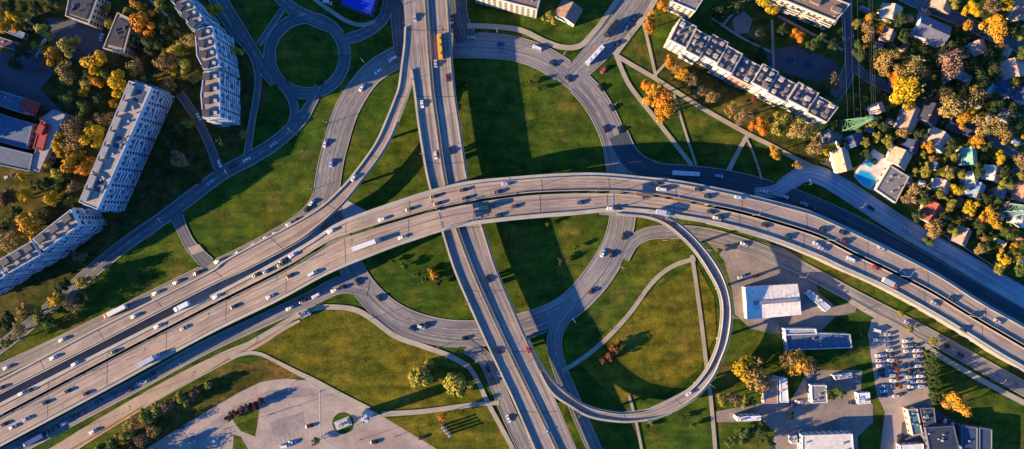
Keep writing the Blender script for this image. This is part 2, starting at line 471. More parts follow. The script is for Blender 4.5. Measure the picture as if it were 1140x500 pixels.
road('sw_b', 'street', [(196, 238, 14), (203, 255, 11), (213, 274, 12), (232, 294, 15)], 'asphalt_old')
road('sw_c', 'lane', [(200, 104, 8), (218, 130, 8), (232, 158, 8), (244, 190, 9)], 'asphalt_old')
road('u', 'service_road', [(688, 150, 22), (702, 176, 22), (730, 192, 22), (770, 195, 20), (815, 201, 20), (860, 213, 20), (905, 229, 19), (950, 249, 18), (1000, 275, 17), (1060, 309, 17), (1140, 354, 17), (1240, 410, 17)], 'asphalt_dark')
road('q', 'street', [(840, 214, 10), (862, 213, 14), (880, 202, 17), (898, 193, 18), (920, 199, 19), (950, 217, 20), (1002, 251, 20), (1052, 280, 20), (1100, 308, 20), (1140, 331, 20), (1240, 388, 20)], 'asphalt_pale')
road('s', 'service_road', [(410, 322, 20), (380, 317, 18), (345, 333, 15), (290, 358, 14), (228, 387, 14), (160, 424, 14), (92, 460, 14), (40, 488, 14), (-20, 520, 14), (-100, 562, 14)], 'asphalt', 2)
road('t', 'dirt_road', [(334, 357, 2.5), (312, 368, 5), (290, 380, 9), (250, 398, 13), (200, 424, 15), (150, 452, 16), (100, 482, 17), (60, 507, 18), (0, 540, 18), (-90, 590, 18)], 'dirt')
road('v2', 'street', [(640, 338, 16), (622, 360, 17), (617, 385, 15), (624, 412, 15), (638, 445, 15), (655, 485, 15), (675, 530, 15), (700, 590, 15)], 'asphalt', 2)
road('s2', 'street', [(520, 385, 16), (540, 400, 15), (552, 425, 15), (564, 455, 15), (580, 490, 16), (605, 540, 16), (630, 590, 16)], 'asphalt', 2)
road('k', 'side_road', [(694, 288, 12), (704, 270, 13), (722, 260, 13), (750, 258, 14), (790, 262, 14), (840, 277, 14), (890, 298, 14), (950, 330, 14), (1012, 362, 14), (1060, 388, 14), (1110, 416, 14), (1160, 444, 14), (1240, 490, 14)], 'asphalt', 2)
road('x', 'street', [(943, -60, 11), (942, 0, 11), (944, 40, 11), (947, 66, 12), (940, 90, 14), (928, 108, 14)], 'asphalt_old')
road('x2', 'street', [(946, 66, 9), (962, 84, 9), (990, 98, 9), (1025, 112, 8), (1075, 134, 8), (1110, 160, 7), (1160, 190, 7)], 'asphalt_old')
road('y', 'street', [(960, -30, 12), (1010, -2, 12), (1072, 24, 12), (1105, 40, 12), (1160, 62, 12), (1240, 95, 12)], 'asphalt_old')
road('tl', 'dirt_track', [(312, 366, 1.4), (280, 386, 1.6), (240, 408, 1.8), (190, 434, 1.8), (130, 470, 2), (80, 500, 2), (20, 534, 2)], 'rustdirt', path=True)
# footpaths
for nm, pts in [
    ('pa', [(686, 62, 5), (694, 82, 5), (704, 100, 5), (734, 138, 5), (770, 184, 5)]),
    ('pb', [(686, 62, 5), (706, 74, 5), (730, 88, 5), (784, 122, 5), (832, 149, 5), (858, 162, 5), (886, 177, 5), (905, 186, 5)]),
    ('pc', [(833, 149, 5), (822, 168, 5), (811, 190, 6)]),
    ('pd', [(716, 26, 3.5), (722, 50, 3.5), (730, 86, 3.5)]),
    ('pe', [(684, 62, 6), (702, 38, 6), (722, 12, 6), (740, -20, 6), (760, -60, 6)]),
    ('pf', [(729, 84, 3), (738, 74, 3), (746, 66, 3)]),
    ('pg', [(830, 152, 2.5), (840, 175, 2.5), (848, 200, 2.5)]),
    ('ph', [(750, 105, 2.5), (762, 145, 2.5), (775, 184, 2.5)]),
    ('pi', [(520, 29, 6), (550, 30, 6), (580, 34, 6), (608, 47, 6), (628, 53, 6), (646, 51, 6), (659, 38, 5.5), (672, 22, 5.5), (700, -20, 5)]),
    ('pj', [(774, 288, 5), (754, 294, 5), (736, 305, 5), (720, 322, 5), (704, 345, 5), (684, 368, 5), (664, 387, 5), (644, 402, 5), (626, 413, 5)]),
    ('pk', [(770, 284, 4.5), (774, 310, 4.5), (778, 340, 4.5), (782, 370, 4.5), (786, 405, 4.5), (791, 444, 4.5), (796, 500, 4.5), (800, 560, 4.5)]),
    ('pl', [(556, 448, 5), (530, 450, 5), (508, 453, 5.5), (470, 458, 5.5), (425, 461, 6)]),
    ('pm', [(522, 408, 5), (532, 424, 5), (542, 446, 5), (556, 472, 5), (574, 506, 5), (600, 560, 5)]),
    ('pn', [(522, 408, 6), (500, 396, 6), (470, 385, 6), (440, 374, 6), (414, 355, 6), (396, 345, 6), (374, 342, 6), (352, 343, 6), (330, 352, 6), (300, 370, 6), (258, 394, 5), (225, 414, 4.5), (160, 452, 4)]),
    ('po', [(256, 398, 4), (276, 393, 4), (290, 394, 4), (305, 401, 4), (330, 414, 5), (350, 424, 6), (380, 440, 6), (412, 456, 6)]),
    ('pq', [(946, 335, 6), (970, 349, 6), (1000, 364, 6), (1020, 378, 6), (1052, 400, 6), (1090, 422, 6), (1112, 434, 6), (1150, 454, 6), (1230, 498, 6)]),
    ('pr', [(803, 30, 2.5), (830, -2, 2.5), (840, -20, 2.5)]),
    ('ps', [(792, 20, 2.5), (825, 42, 2.5), (858, 58, 2.5)]),
    ('pt', [(859, 22, 3), (860, 50, 3), (861, 78, 3)]),
    ('pu', [(866, 18, 3), (900, 36, 3), (938, 56, 3)]),
    ('pv', [(156, -10, 2.5), (180, 12, 2.5), (200, 30, 2.5)]),
    ('pw', [(700, 440, 3), (708, 470, 3), (716, 510, 3)]),
]:
    road(nm, 'footpath', pts, 'path', path=True)
area('crosswalk', [(209, 276), (222, 272), (228, 279), (214, 284)], 'plaza')

def in_road(px, py, skip=None, margin=0.0, paths=False):
    for key, st, path in ROADLIST:
        if key == skip or (path and not paths): continue
        for (x, y, w, tx, ty) in st[::2]:
            if abs(x-px) < 24 and abs(y-py) < 24 and math.hypot(x-px, y-py) < w/2+margin: return True
    return False

# kerb stones beside every road, broken where another road joins
for key, st, path in ROADLIST:
    if path or key in ('t',): continue
    kb = MB(); z = ROADS[key]['z']
    for side in (-1, 1):
        prev = None
        for (x, y, w, tx, ty) in st:
            ox, oy = x-ty*side*(w/2+.3), y+tx*side*(w/2+.3)
            if in_road(ox, oy, key, 0.2): prev = None; continue
            a = W(ox-ty*side*-.3, oy+tx*side*-.3); c = W(ox-ty*side*.4, oy+tx*side*.4)
            if prev: kb.hexa([Vector((p.x, p.y, zz)) for zz in (0.0, z+.12) for p in (prev[0], a, c, prev[1])])
            prev = (a, c)
    if kb.f: tag(kb.build('kerb', M['kerb'], ROADS[key]['o']))
    bm = bmesh.new()
    if kb.f:
        me = ROADS[key]['o'].children[-1].data
        bm.from_mesh(me); bmesh.ops.recalc_face_normals(bm, faces=bm.faces); bm.to_mesh(me)
    bm.free()

# ------------------------------------------------------------------ viaducts
def viaduct(key, name, label, cat, Lp, Rp, zk, mat, lanes=2, thick=1.5, par=((0, 1), (0, 1)), parh=0.85, walk=(0.9, 0.9), wall=None, piers=60, joints=70, jskip=None, rail=True):
    root = empty(name)
    tag(root, label, cat)
    La, l1 = resample(catmull(Lp, 10), 2); 
    Ls = catmull(Lp, 12); Rs = catmull(Rp, 12)
    length = max(sum(math.hypot(b[0]-a[0], b[1]-a[1]) for a, b in zip(s, s[1:])) for s in (Ls, Rs))
    n = int(length/5)+2
    Ls, _ = resample(Ls, n); Rs, _ = resample(Rs, n)
    top = []; st = []
    for i in range(n):
        t = i/(n-1); z = knots(zk, t)
        a = W(Ls[i][0], Ls[i][1], z); c = W(Rs[i][0], Rs[i][1], z)
        top.append((a, c))
    for i in range(n):
        cx = (Ls[i][0]+Rs[i][0])/2; cy = (Ls[i][1]+Rs[i][1])/2
        j0 = max(i-1, 0); j1 = min(i+1, n-1)
        tx = (Ls[j1][0]+Rs[j1][0]-Ls[j0][0]-Rs[j0][0]); ty = (Ls[j1][1]+Rs[j1][1]-Ls[j0][1]-Rs[j0][1]); l = math.hypot(tx, ty) or 1
        st.append((cx, cy, math.hypot(Ls[i][0]-Rs[i][0], Ls[i][1]-Rs[i][1]), tx/l, ty/l, top[i][0].z))
    # deck: trapezoid box section
    mb = MB(); d = 0
    for i in range(n):
        a, c = top[i]; u = (c-a); wd = u.length; u = u/wd
        if i: d += ((top[i][0]+top[i][1])/2-(top[i-1][0]+top[i-1][1])/2).length
        ins = min(1.6, wd*.2)
        for p, v in ((a, 0), (c, wd), (c-Vector((0, 0, .45)), wd), (c-u*ins-Vector((0, 0, thick)), wd), (a+u*ins-Vector((0, 0, thick)), 0), (a-Vector((0, 0, .45)), 0)):
            mb.v.append(tuple(p)); mb.uv.append((d, v-wd/2))
    for i in range(n-1):
        for k in range(6):
            a = 6*i+k; b2 = 6*i+(k+1) % 6
            mb.f.append((a, b2, b2+6, a+6))
    mb.f.append(tuple(range(6))); mb.f.append(tuple(reversed(range(6*(n-1), 6*n))))
    deck = mb.build('deck', M[mat], root)
    bm = bmesh.new(); bm.from_mesh(deck.data); bmesh.ops.recalc_face_normals(bm, faces=bm.faces); bm.to_mesh(deck.data); bm.free()
    # parapets and raised edge strips
    for side in (0, 1):
        t0, t1 = par[side]
        for nm, off0, off1, h0, h1, mt in (('parapet', walk[side]+.0, walk[side]+.32, 0.0, parh, 'concrete'), ('edge_strip', -0.02, walk[side]-.002, -0.30, 0.16, 'concrete')):
            pb = MB(); idx = [i for i in range(n) if t0 <= i/(n-1) <= t1]
            if walk[side] < .2 and nm == 'edge_strip': continue
            for i in idx:
                a, c = top[i]
                if side: a, c = c, a
                u = (c-a).normalized()
                for o, h in ((off0, h0), (off1, h0), (off1-.06, h1), (off0+.06 if nm == 'parapet' else off0, h1)):
                    q = a+u*o; pb.v.append((q.x, q.y, q.z+h))
            m_ = len(idx)
            for i in range(m_-1):
                for k in range(4):
                    pb.f.append((4*i+k, 4*i+(k+1) % 4, 4*i+4+(k+1) % 4, 4*i+4+k))
            if m_ > 1:
                pb.f.append((0, 1, 2, 3)); pb.f.append(tuple(reversed(range(4*m_-4, 4*m_))))
                o = pb.build(nm, M[mt], root)
                bm = bmesh.new(); bm.from_mesh(o.data); bmesh.ops.recalc_face_normals(bm, faces=bm.faces); bm.to_mesh(o.data); bm.free()
        if rail:      # thin outer handrail on posts
            rb = MB()
            idx = [i for i in range(n) if t0 <= i/(n-1) <= t1]
            pv = None
            for i in idx:
                a, c = top[i]
                if side: a, c = c, a
                q = a+(c-a).normalized()*.1
                rb.bar(q+Vector((0, 0, .1)), q+Vector((0, 0, 1.1)), .035, 4)
                if pv is not None:
                    rb.bar(pv+Vector((0, 0, 1.1)), q+Vector((0, 0, 1.1)), .035, 4); rb.bar(pv+Vector((0, 0, .65)), q+Vector((0, 0, .65)), .02, 4)
                pv = q
            if rb.f: tag(rb.build('handrail', M['steel'], root))
    # lane markings
    lm = MB()
    def mark(i, f, hw):
        a, c = top[i]; u = (c-a); wd = u.length; u = u/wd
        inner = wd-walk[0]-walk[1]-.9
        return a+u*(walk[0]+.45+inner*f-hw)+Vector((0, 0, .012)), a+u*(walk[0]+.45+inner*f+hw)+Vector((0, 0, .012))
    for l in range(lanes+1):
        f = l/lanes if 0 < l < lanes else (0.04 if l == 0 else .96)
        for i in range(n-1):
            if 0 < l < lanes and i % 4 > 1: continue
            a, b2 = mark(i, f, .09); c, d2 = mark(i+1, f, .09)
            lm.quad(a, b2, d2, c)
    o = tag(lm.build('lane_markings', M['paint'], root), kind='stuff')
    if o.data.polygons[0].normal.z < 0: o.data.flip_normals()
    # expansion joints
    acc = 0; last = -1e9
    for i in range(1, n-1):
        acc += ((top[i][0]+top[i][1])/2-(top[i-1][0]+top[i-1][1])/2).length
        if joints and acc-last > joints*.5:
            last = acc
            a, c = top[i]; f = (top[i+1][0]-a).normalized()*.16; u = (c-a).normalized()
            jb = MB(); zz = Vector((0, 0, .018)); a = a+u*(walk[0]+.4); c = c-u*(walk[1]+.4)
            jb.quad(a-f+zz, c-f+zz, c+f+zz, a+f+zz)
            o = jb.build('expansion_joint', M['joint'], root)
            if o.data.polygons[0].normal.z < 0: o.data.flip_normals()
    # piers (two columns and a cap beam), not on a road
    acc = 0; last = 0
    for i in range(1, n-1):
        acc += ((top[i][0]+top[i][1])/2-(top[i-1][0]+top[i-1][1])/2).length
        t = i/(n-1)
        if wall and any(w0 <= t <= w1 for w0, w1 in wall): continue
        if acc-last > piers*.5:
            a, c = top[i]; zt = a.z-thick
            mid = (a+c)/2; wd = (c-a).length; u = (c-a).normalized(); f = Vector((-u.y, u.x, 0))
            gx = 570+mid.x*2; gy = 250-mid.y*2
            if in_road(gx, gy, None, 2): continue
            last = acc
            pb = MB()
            Mx = Matrix(((u.x, f.x, 0, mid.x), (u.y, f.y, 0, mid.y), (0, 0, 1, 0), (0, 0, 0, 1)))
            hw = wd*.5-1.7
            pb.box(-hw, -.8, zt-1.1, hw, .8, zt+.05, Mx)
            for k in ((-.55, .55) if wd > 9 else (0,)):
                pb.bar(Mx @ Vector((k*hw, 0, 0)), Mx @ Vector((k*hw, 0, zt-1.05)), .75, 10)
            pb.build('pier', M['pier'], root)
    if wall:
        for w0, w1 in wall:
            for side in (0, 1):
                wb_ = MB(); pv = None
                for i in range(n):
                    if not w0 <= i/(n-1) <= w1: continue
                    a, c = top[i]
                    if side: a, c = c, a
                    q = a+(c-a).normalized()*(.5); q2 = a+(c-a).normalized()*(.9)
                    if pv: wb_.hexa([Vector((p.x, p.y, zz)) for zz in (-.2, a.z-.44) for p in (pv[0], q, q2, pv[1])])
                    pv = (q, q2)
                if wb_.f:
                    o = wb_.build('retaining_wall', M['pier'], root)
                    bm = bmesh.new(); bm.from_mesh(o.data); bmesh.ops.recalc_face_normals(bm, faces=bm.faces); bm.to_mesh(o.data); bm.free()
    ROADS[key] = dict(st=st, ground=False)
    return root

ZA = [(0, 9.5), (0.2, 10), (0.42, 15.5), (0.62, 15.5), (0.82, 11), (1, 9)]
MED = [(-150, 542), (-70, 501), (0, 464), (110, 406), (228, 344.5), (318, 299), (368, 269.5), (402, 257.5), (456, 241), (488, 232.5), (536, 223), (576, 217.3), (604, 215), (640, 213.8), (668, 213.8), (694, 214.5), (734, 218.5), (784, 228), (824, 236.5), (864, 247.5), (912, 263), (952, 283), (988, 300), (1036, 324.5), (1078, 350), (1140, 386), (1200, 422), (1290, 478)]
A1U = [(-150, 524), (-70, 485), (0, 448.5), (110, 392), (228, 332), (300, 294), (345, 268), (372, 250), (400, 238), (440, 224), (479, 211.5), (523, 201.5), (580, 196), (625, 193), (669, 192.5), (720, 197), (760, 201.5), (824, 214.5), (884, 229.5), (912, 238.5), (972, 266.5), (1038, 300), (1092, 334), (1140, 361), (1200, 395), (1290, 450)]
A2L = [(-150, 577), (-70, 536), (0, 497.5), (110, 439), (228, 375), (308, 336), (368, 304), (428, 279.5), (456, 269.5), (506, 254), (556, 247), (596, 243), (640, 239.5), (684, 235.5), (724, 238), (753, 243), (796, 250.5), (836, 260.5), (874, 273), (912, 288), (938, 300.5), (988, 323), (1052, 358.5), (1112, 396), (1140, 412), (1200, 448), (1290, 505)]
def shift(pts, d):
    out = []
    for i, p in enumerate(pts):
        a = pts[max(i-1, 0)]; c = pts[min(i+1, len(pts)-1)]
        tx, ty = c[0]-a[0], c[1]-a[1]; l = math.hypot(tx, ty)
        out.append((p[0]-ty/l*d, p[1]+tx/l*d))
    return out
viaduct('a1', 'highway_viaduct', 'upper carriageway of the wide curved tan highway sweeping over the interchange', 'viaduct', A1U, shift(MED, -1.3), ZA, 'highway', 3, par=((0, 1), (0, 1)), walk=(2.0, .15), wall=[(0, .30), (.645, 1)], rail=False)
viaduct('a2', 'highway_viaduct', 'lower carriageway of the wide curved tan highway sweeping over the interchange', 'viaduct', shift(MED, 1.3), A2L, ZA, 'highway', 3, par=((0, 1), (0, 1)), walk=(.15, 1.9), wall=[(0, .30), (.645, 1)], rail=False)
NSL = [(440, -120), (444, -60), (449, 0), (453, 50), (460, 100), (465, 140), (474, 194), (484, 232), (492, 260), (505, 301), (526, 350), (549, 400), (568, 440), (594, 500), (620, 560), (650, 630)]
NSM = [(466, -120), (470, -60), (474.5, 0), (477.5, 50), (481.5, 100), (487, 140), (494, 190), (502, 228), (509.5, 256), (525.5, 299), (547, 348), (571, 399), (596, 450), (620, 500), (648, 560), (682, 630)]
NSR = [(492, -120), (496, -60), (500, 0), (503, 50), (507, 100), (513, 140), (521, 194), (531, 228), (538, 250), (554, 300), (575, 350), (597, 400), (616, 440), (642, 500), (668, 560), (700, 630)]
viaduct('n1v', 'overpass', 'straight grey overpass running under the highway, its left carriageway', 'viaduct', NSL, shift(NSM, 0.15), [(0, 9), (1, 9)], 'viaduct', 2, par=((0.25, 1), (0, 1)), parh=1.1, walk=(1.0, .5), piers=70)
viaduct('n2v', 'overpass', 'straight grey overpass running under the highway, its right carriageway', 'viaduct', shift(NSM, -0.35), NSR, [(0, 9), (1, 9)], 'viaduct', 2, par=((0, 1), (0, .70)), parh=1.1, walk=(.5, 1.0), piers=70)
viaduct('rl', 'ramp_viaduct', 'curved ramp leaving the overpass and running down beside the highway', 'viaduct',
        [(450, 30), (449, 50), (446.5, 70), (443, 96), (439, 108), (430, 131), (416, 161), (389, 198), (376, 212), (360, 227), (340, 240.5), (312, 256), (288, 268.5), (248, 290.5), (228, 304.5), (110, 364), (0, 422), (-70, 458), (-150, 498)],
        [(455, 30), (457, 50), (459, 70), (460, 88), (456, 104), (448, 126), (438, 151), (424, 175), (406, 199), (388, 222), (372, 238), (356, 252), (332, 270), (280, 298), (228, 322), (110, 383), (0, 439), (-70, 475), (-150, 514)],
        [(0, 8.97), (.08, 8.97), (.3, 9), (.6, 9.3), (1, 9.5)], 'highway', 2, par=((0.0, 1), (0.13, 1)), walk=(.9, .9), wall=[(.52, 1)], rail=False)
viaduct('loop', 'ramp_viaduct', 'round loop ramp curling from the highway down to the overpass', 'viaduct',
        [(668, 233), (690, 232.5), (724, 236.5), (748, 243), (764, 253.5), (784, 274), (802, 299), (812, 324), (815.5, 350), (812, 378), (804, 401), (794, 422), (774, 444), (740, 463.5), (708, 470), (684, 470), (656, 465), (636, 454), (614, 438.5), (599, 412), (586, 385)],
        [(668, 239), (690, 240.5), (718, 243), (738, 250), (754, 262), (770, 278), (786, 301), (799, 326), (802, 350), (798, 380), (790, 402), (780, 418), (764, 434), (724, 453.5), (700, 458), (684, 458), (656, 451.5), (636, 440), (616, 422), (602, 402), (589, 376)],
        [(0, 15.47), (.12, 15.4), (.3, 12.2), (.46, 10.2), (.62, 8.97), (1, 8.97)], 'viaduct', 1, par=((0.135, .94), (0.03, 1)), parh=1.1, walk=(1.1, 1.1), joints=60, piers=56)

# ------------------------------------------------------------------ vehicles
def car_meshes(kind):
    L, Wd, H, hood, trunk, base = {'car': (4.4, 1.8, 1.48, 1.15, .75, .82), 'van': (5.2, 1.95, 2.1, .8, .12, 1.0)}[kind]
    hw = Wd/2; x0 = -L/2; x1 = L/2
    b = MB()
    # lower body with rounded ends, then greenhouse roof
    prof = [(x0, .35, .88), (x0+.12, .72, .95), (x0+.3, base, .96), (x1-.35, base-.02, .95), (x1-.06, .62, .9), (x1, .35, .84)]
    def ring(x, z, k): return [(x, -hw*k, z), (x, hw*k, z)]
    lo = [(x0+.05, .22), (x1-.05, .22)]
    i = len(b.v)
    for x, z, k in prof: b.v += ring(x, z, k)
    m = len(prof)
    for j in range(m-1): b.f.append((i+2*j, i+2*j+2, i+2*j+3, i+2*j+1))
    k0 = len(b.v); b.v += [(x0+.05, -hw*.9, .22), (x0+.05, hw*.9, .22), (x1-.05, -hw*.86, .22), (x1-.05, hw*.86, .22)]
    b.f.append((k0, k0+1, k0+3, k0+2)); b.f.append((i+1, k0+1, k0, i)); b.f.append((i+2*m-2, k0+2, k0+3, i+2*m-1))
    b.f.append(tuple([k0]+[k0+2]+[i+2*j for j in reversed(range(m))])); b.f.append(tuple([k0+3]+[k0+1]+[i+2*j+1 for j in range(m)]))
    gx0, gx1 = x0+trunk, x1-hood
    rx0, rx1 = gx0+.45 if kind == 'car' else gx0+.15, gx1-.75 if kind == 'car' else gx1-.45
    zb, zt = base-.03, H; gb, gt = hw*.9, hw*.74
    P = [(gx0, -gb, zb), (gx1, -gb, zb), (gx1, gb, zb), (gx0, gb, zb), (rx0, -gt, zt), (rx1, -gt, zt), (rx1, gt, zt), (rx0, gt, zt)]
    b.hexa(P)
    def pane(a, c, d, e, nrm, k=.1):
        q = [Vector(P[t]) for t in (a, c, d, e)]; ce = sum(q, Vector())/4
        q = [ce+(v-ce)*(1-k*1.4)+Vector(nrm)*.015 for v in q]
        mb = MB(); mb.quad(*q); return mb
    parts = {'windscreen': pane(1, 2, 6, 5, (.6, 0, .8)), 'rear_window': pane(3, 0, 4, 7, (-.6, 0, .8)),
             'side_window_r': pane(0, 1, 5, 4, (0, -1, .2)), 'side_window_l': pane(2, 3, 7, 6, (0, 1, .2))}
    w = MB(); w.bar((0, -.11, 0), (0, .11, 0), .33, 10)
    lt = MB(); lt.box(0, -.2, -.07, .06, .2, .07)
    return dict(body=b.mesh(kind+'_body'), glass={k: v.mesh(k) for k, v in parts.items()}, wheel=w.mesh('wheel'), light=lt.mesh('light'), L=L, W=Wd)
for k_ in ('car', 'van'): pass
CARM = {k: car_meshes(k) for k in ('car', 'van')}
for d_ in CARM.values():
    d_['body'].materials.append(M['car']); d_['wheel'].materials.append(M['rubber']); d_['light'].materials.append(M['plain'])
    for g in d_['glass'].values(): g.materials.append(M['glass'])
VC = {'w': ('white', (.66, .66, .66)), 's': ('silver', (.42, .43, .45)), 'k': ('dark', (.022, .024, .03)), 'b': ('blue', (.03, .075, .22)), 'r': ('red', (.45, .035, .035)),
      'g': ('dark green', (.012, .05, .05)), 'y': ('yellow', (.75, .36, .02)), 'm': ('maroon', (.12, .02, .03)), 'c': ('light blue', (.30, .45, .62))}

def make_car(kind, col, loc, rz):
    d = CARM[kind]
    root = empty(kind if kind == 'car' else 'van', loc, rz)
    mesh_obj('body', d['body'], None, root, col)
    for nm, me in d['glass'].items(): mesh_obj('side_window' if nm.startswith('side') else nm, me, None, root)
    for sx in (-1, 1):
        for sy in (-1, 1):
            w = mesh_obj('wheel', d['wheel'], None, root); w.location = (sx*d['L']*.29, sy*(d['W']/2-.12), .33)
    for sy in (-1, 1):
        o = mesh_obj('headlight', d['light'], None, root, (.8, .8, .75)); o.location = (d['L']/2-.06, sy*d['W']*.3, .58)
    return root

def make_truck(name, L, col, cabcol, loc, rz, box_h=3.6, wd=2.5):
    root = empty(name, loc, rz)
    cl = 2.2
    tb = MB(); tb.box(-L/2, -wd/2, 1.0, L/2-cl-.6, wd/2, box_h); tb.box(-L/2+.05, -wd/2-.03, 1.0, -L/2+.2, wd/2+.03, box_h+.03); tb.box(L/2-cl-.75, -wd/2-.03, 1.0, L/2-cl-.62, wd/2+.03, box_h+.03)
    tb.build('trailer', M['car'], root, col)
    ch = MB(); ch.box(-L/2+.3, -.6, .6, L/2-1, .6, .99); ch.build('chassis', M['rubber'], root)
    c = MB(); x1 = L/2; x0 = x1-cl
    c.hexa([Vector(p) for p in ((x0, -1.22, .5), (x1, -1.2, .5), (x1, 1.2, .5), (x0, 1.22, .5), (x0, -1.18, 3.0), (x1-.35, -1.1, 2.8), (x1-.35, 1.1, 2.8), (x0, 1.18, 3.0))])
    c.hexa([Vector(p) for p in ((x0, -1.0, 2.95), (x1-.8, -1.0, 2.85), (x1-.8, 1.0, 2.85), (x0, 1.0, 2.95), (x0, -1.0, 3.5), (x0+.5, -.9, 3.4), (x0+.5, .9, 3.4), (x0, 1.0, 3.5))])
    c.build('cab', M['car'], root, cabcol)
    g = MB(); g.quad((x1-.15, -1.05, 1.7), (x1-.15, 1.05, 1.7), (x1-.3, .98, 2.65), (x1-.3, -.98, 2.65)); g.build('windscreen', M['glass'], root)
    w = MB(); w.bar((0, -.15, 0), (0, .15, 0), .5, 10); wm = w.mesh('truck_wheel'); wm.materials.append(M['rubber'])
    for x in (-L/2+1.2, -L/2+2.4, x0-1.4, x1-1.2):
        for y in (-1.05, 1.05):
            o = mesh_obj('wheel', wm, None, root); o.location = (x, y, .5)
    return root

def make_bus(name, L, col, loc, rz, h=3.1, wd=2.55):
    root = empty(name, loc, rz)
    b = MB(); b.hexa([Vector(p) for p in ((-L/2, -wd/2, .35), (L/2, -wd/2, .35), (L/2, wd/2, .35), (-L/2, wd/2, .35), (-L/2+.05, -wd/2+.12, h), (L/2-.25, -wd/2+.12, h), (L/2-.25, wd/2-.12, h), (-L/2+.05, wd/2-.12, h))])
    b.build('body', M['car'], root, col)
    for x in (-L*.28, L*.05, L*.32):
        hb = MB(); hb.box(x-.7, -.5, h-.02, x+.7, .5, h+.18); hb.build('roof_hatch_or_shade', M['plain'], root, tuple(c*.75 for c in col))
    for s in (-1, 1):
        g = MB(); y = s*(wd/2-.03)
        g.quad((-L/2+.5, y, 1.5), (L/2-.6, y, 1.5), (L/2-.6, s*(wd/2-.085), 2.5), (-L/2+.5, s*(wd/2-.085), 2.5)); g.build('side_window', M['glass'], root)
    g = MB(); g.quad((L/2-.08, -1.1, 1.3), (L/2-.08, 1.1, 1.3), (L/2-.2, 1.05, 2.7), (L/2-.2, -1.05, 2.7)); g.build('windscreen', M['glass'], root)
    w = MB(); w.bar((0, -.15, 0), (0, .15, 0), .5, 10); wm = w.mesh('bus_wheel'); wm.materials.append(M['rubber'])
    for x in (-L*.3, L*.32):
        for y in (-wd/2+.15, wd/2-.15):
            o = mesh_obj('wheel', wm, None, root); o.location = (x, y, .5)
    return root

PLACE = {'a1': ('on the upper carriageway of the curved highway', 'cars on the highway', -1), 'a2': ('on the lower carriageway of the curved highway', 'cars on the highway', 1),
         'n1v': ('on the left carriageway of the straight overpass', 'cars on the overpass', 1), 'n2v': ('on the right carriageway of the straight overpass', 'cars on the overpass', -1),
         'rl': ('on the ramp beside the highway', 'cars on the ramps', 1), 'loop': ('on the round loop ramp', 'cars on the ramps', 1),
         'ring_n': ('on the big ring road', 'cars on the ring road', -1), 'r0': ('on the collector road above the highway', 'cars queueing on the collector road', 1),
         's': ('on the shaded service road below the highway', 'cars queueing on the service road', 1), 'u': ('on the shaded service road above the highway', 'cars on the service road', 1),
         't': ('on the dirt road', 'cars on the dirt road', 1), 'ne': ('on the avenue at top', 'cars on the avenue', -1), 'sw': ('on the shaded street below the roundabout', 'cars on the street', 1),
         'sw_c': ('on the lane beside the apartment slab', 'cars on the lane', 1), 'q': ('on the street beside the gardens', 'cars on the street', 1), 's2': ('on the street left of the overpass', 'cars on the street', 1),
         'v2': ('on the shaded street under the loop ramp', 'cars on the street', 1), 'k': ('on the side road below the highway', 'cars on the side road', 1)}
def on_road(key, px, py):
    st = ROADS[key]['st']
    s = min(st, key=lambda q: (q[0]-px)**2+(q[1]-py)**2)
    z = ROADS[key]['z'] if ROADS[key]['ground'] else s[5]
    return z+.03, s[3], s[4]
def vehicle(px, py, key, col='k', kind='car', L=None, cab=None, dirn=None):
    z, tx, ty = on_road(key, px, py)
    if col in 'kgmb' and kind == 'car': px -= 2.6; py += .9
    dd = PLACE[key][2] if dirn is None else dirn
    rz = math.atan2(-ty*dd, tx*dd)
    loc = W(px, py, z)
    cn, c = VC[col]
    where, grp, _ = PLACE[key]
    if kind in ('car', 'van'):
        c = tuple(x*random.uniform(.85, 1.1) for x in c)
        o = make_car(kind, c, loc, rz); what = cn+' '+kind
    elif kind == 'truck':
        o = make_truck('truck', L or 12, c, VC[cab or col][1], loc, rz); what = 'long %s box truck' % cn
    else:
        o = make_bus('bus', L or 12, c, loc, rz); what = 'long %s bus' % cn
    later(o, what, where, kind, grp, px)
    return o

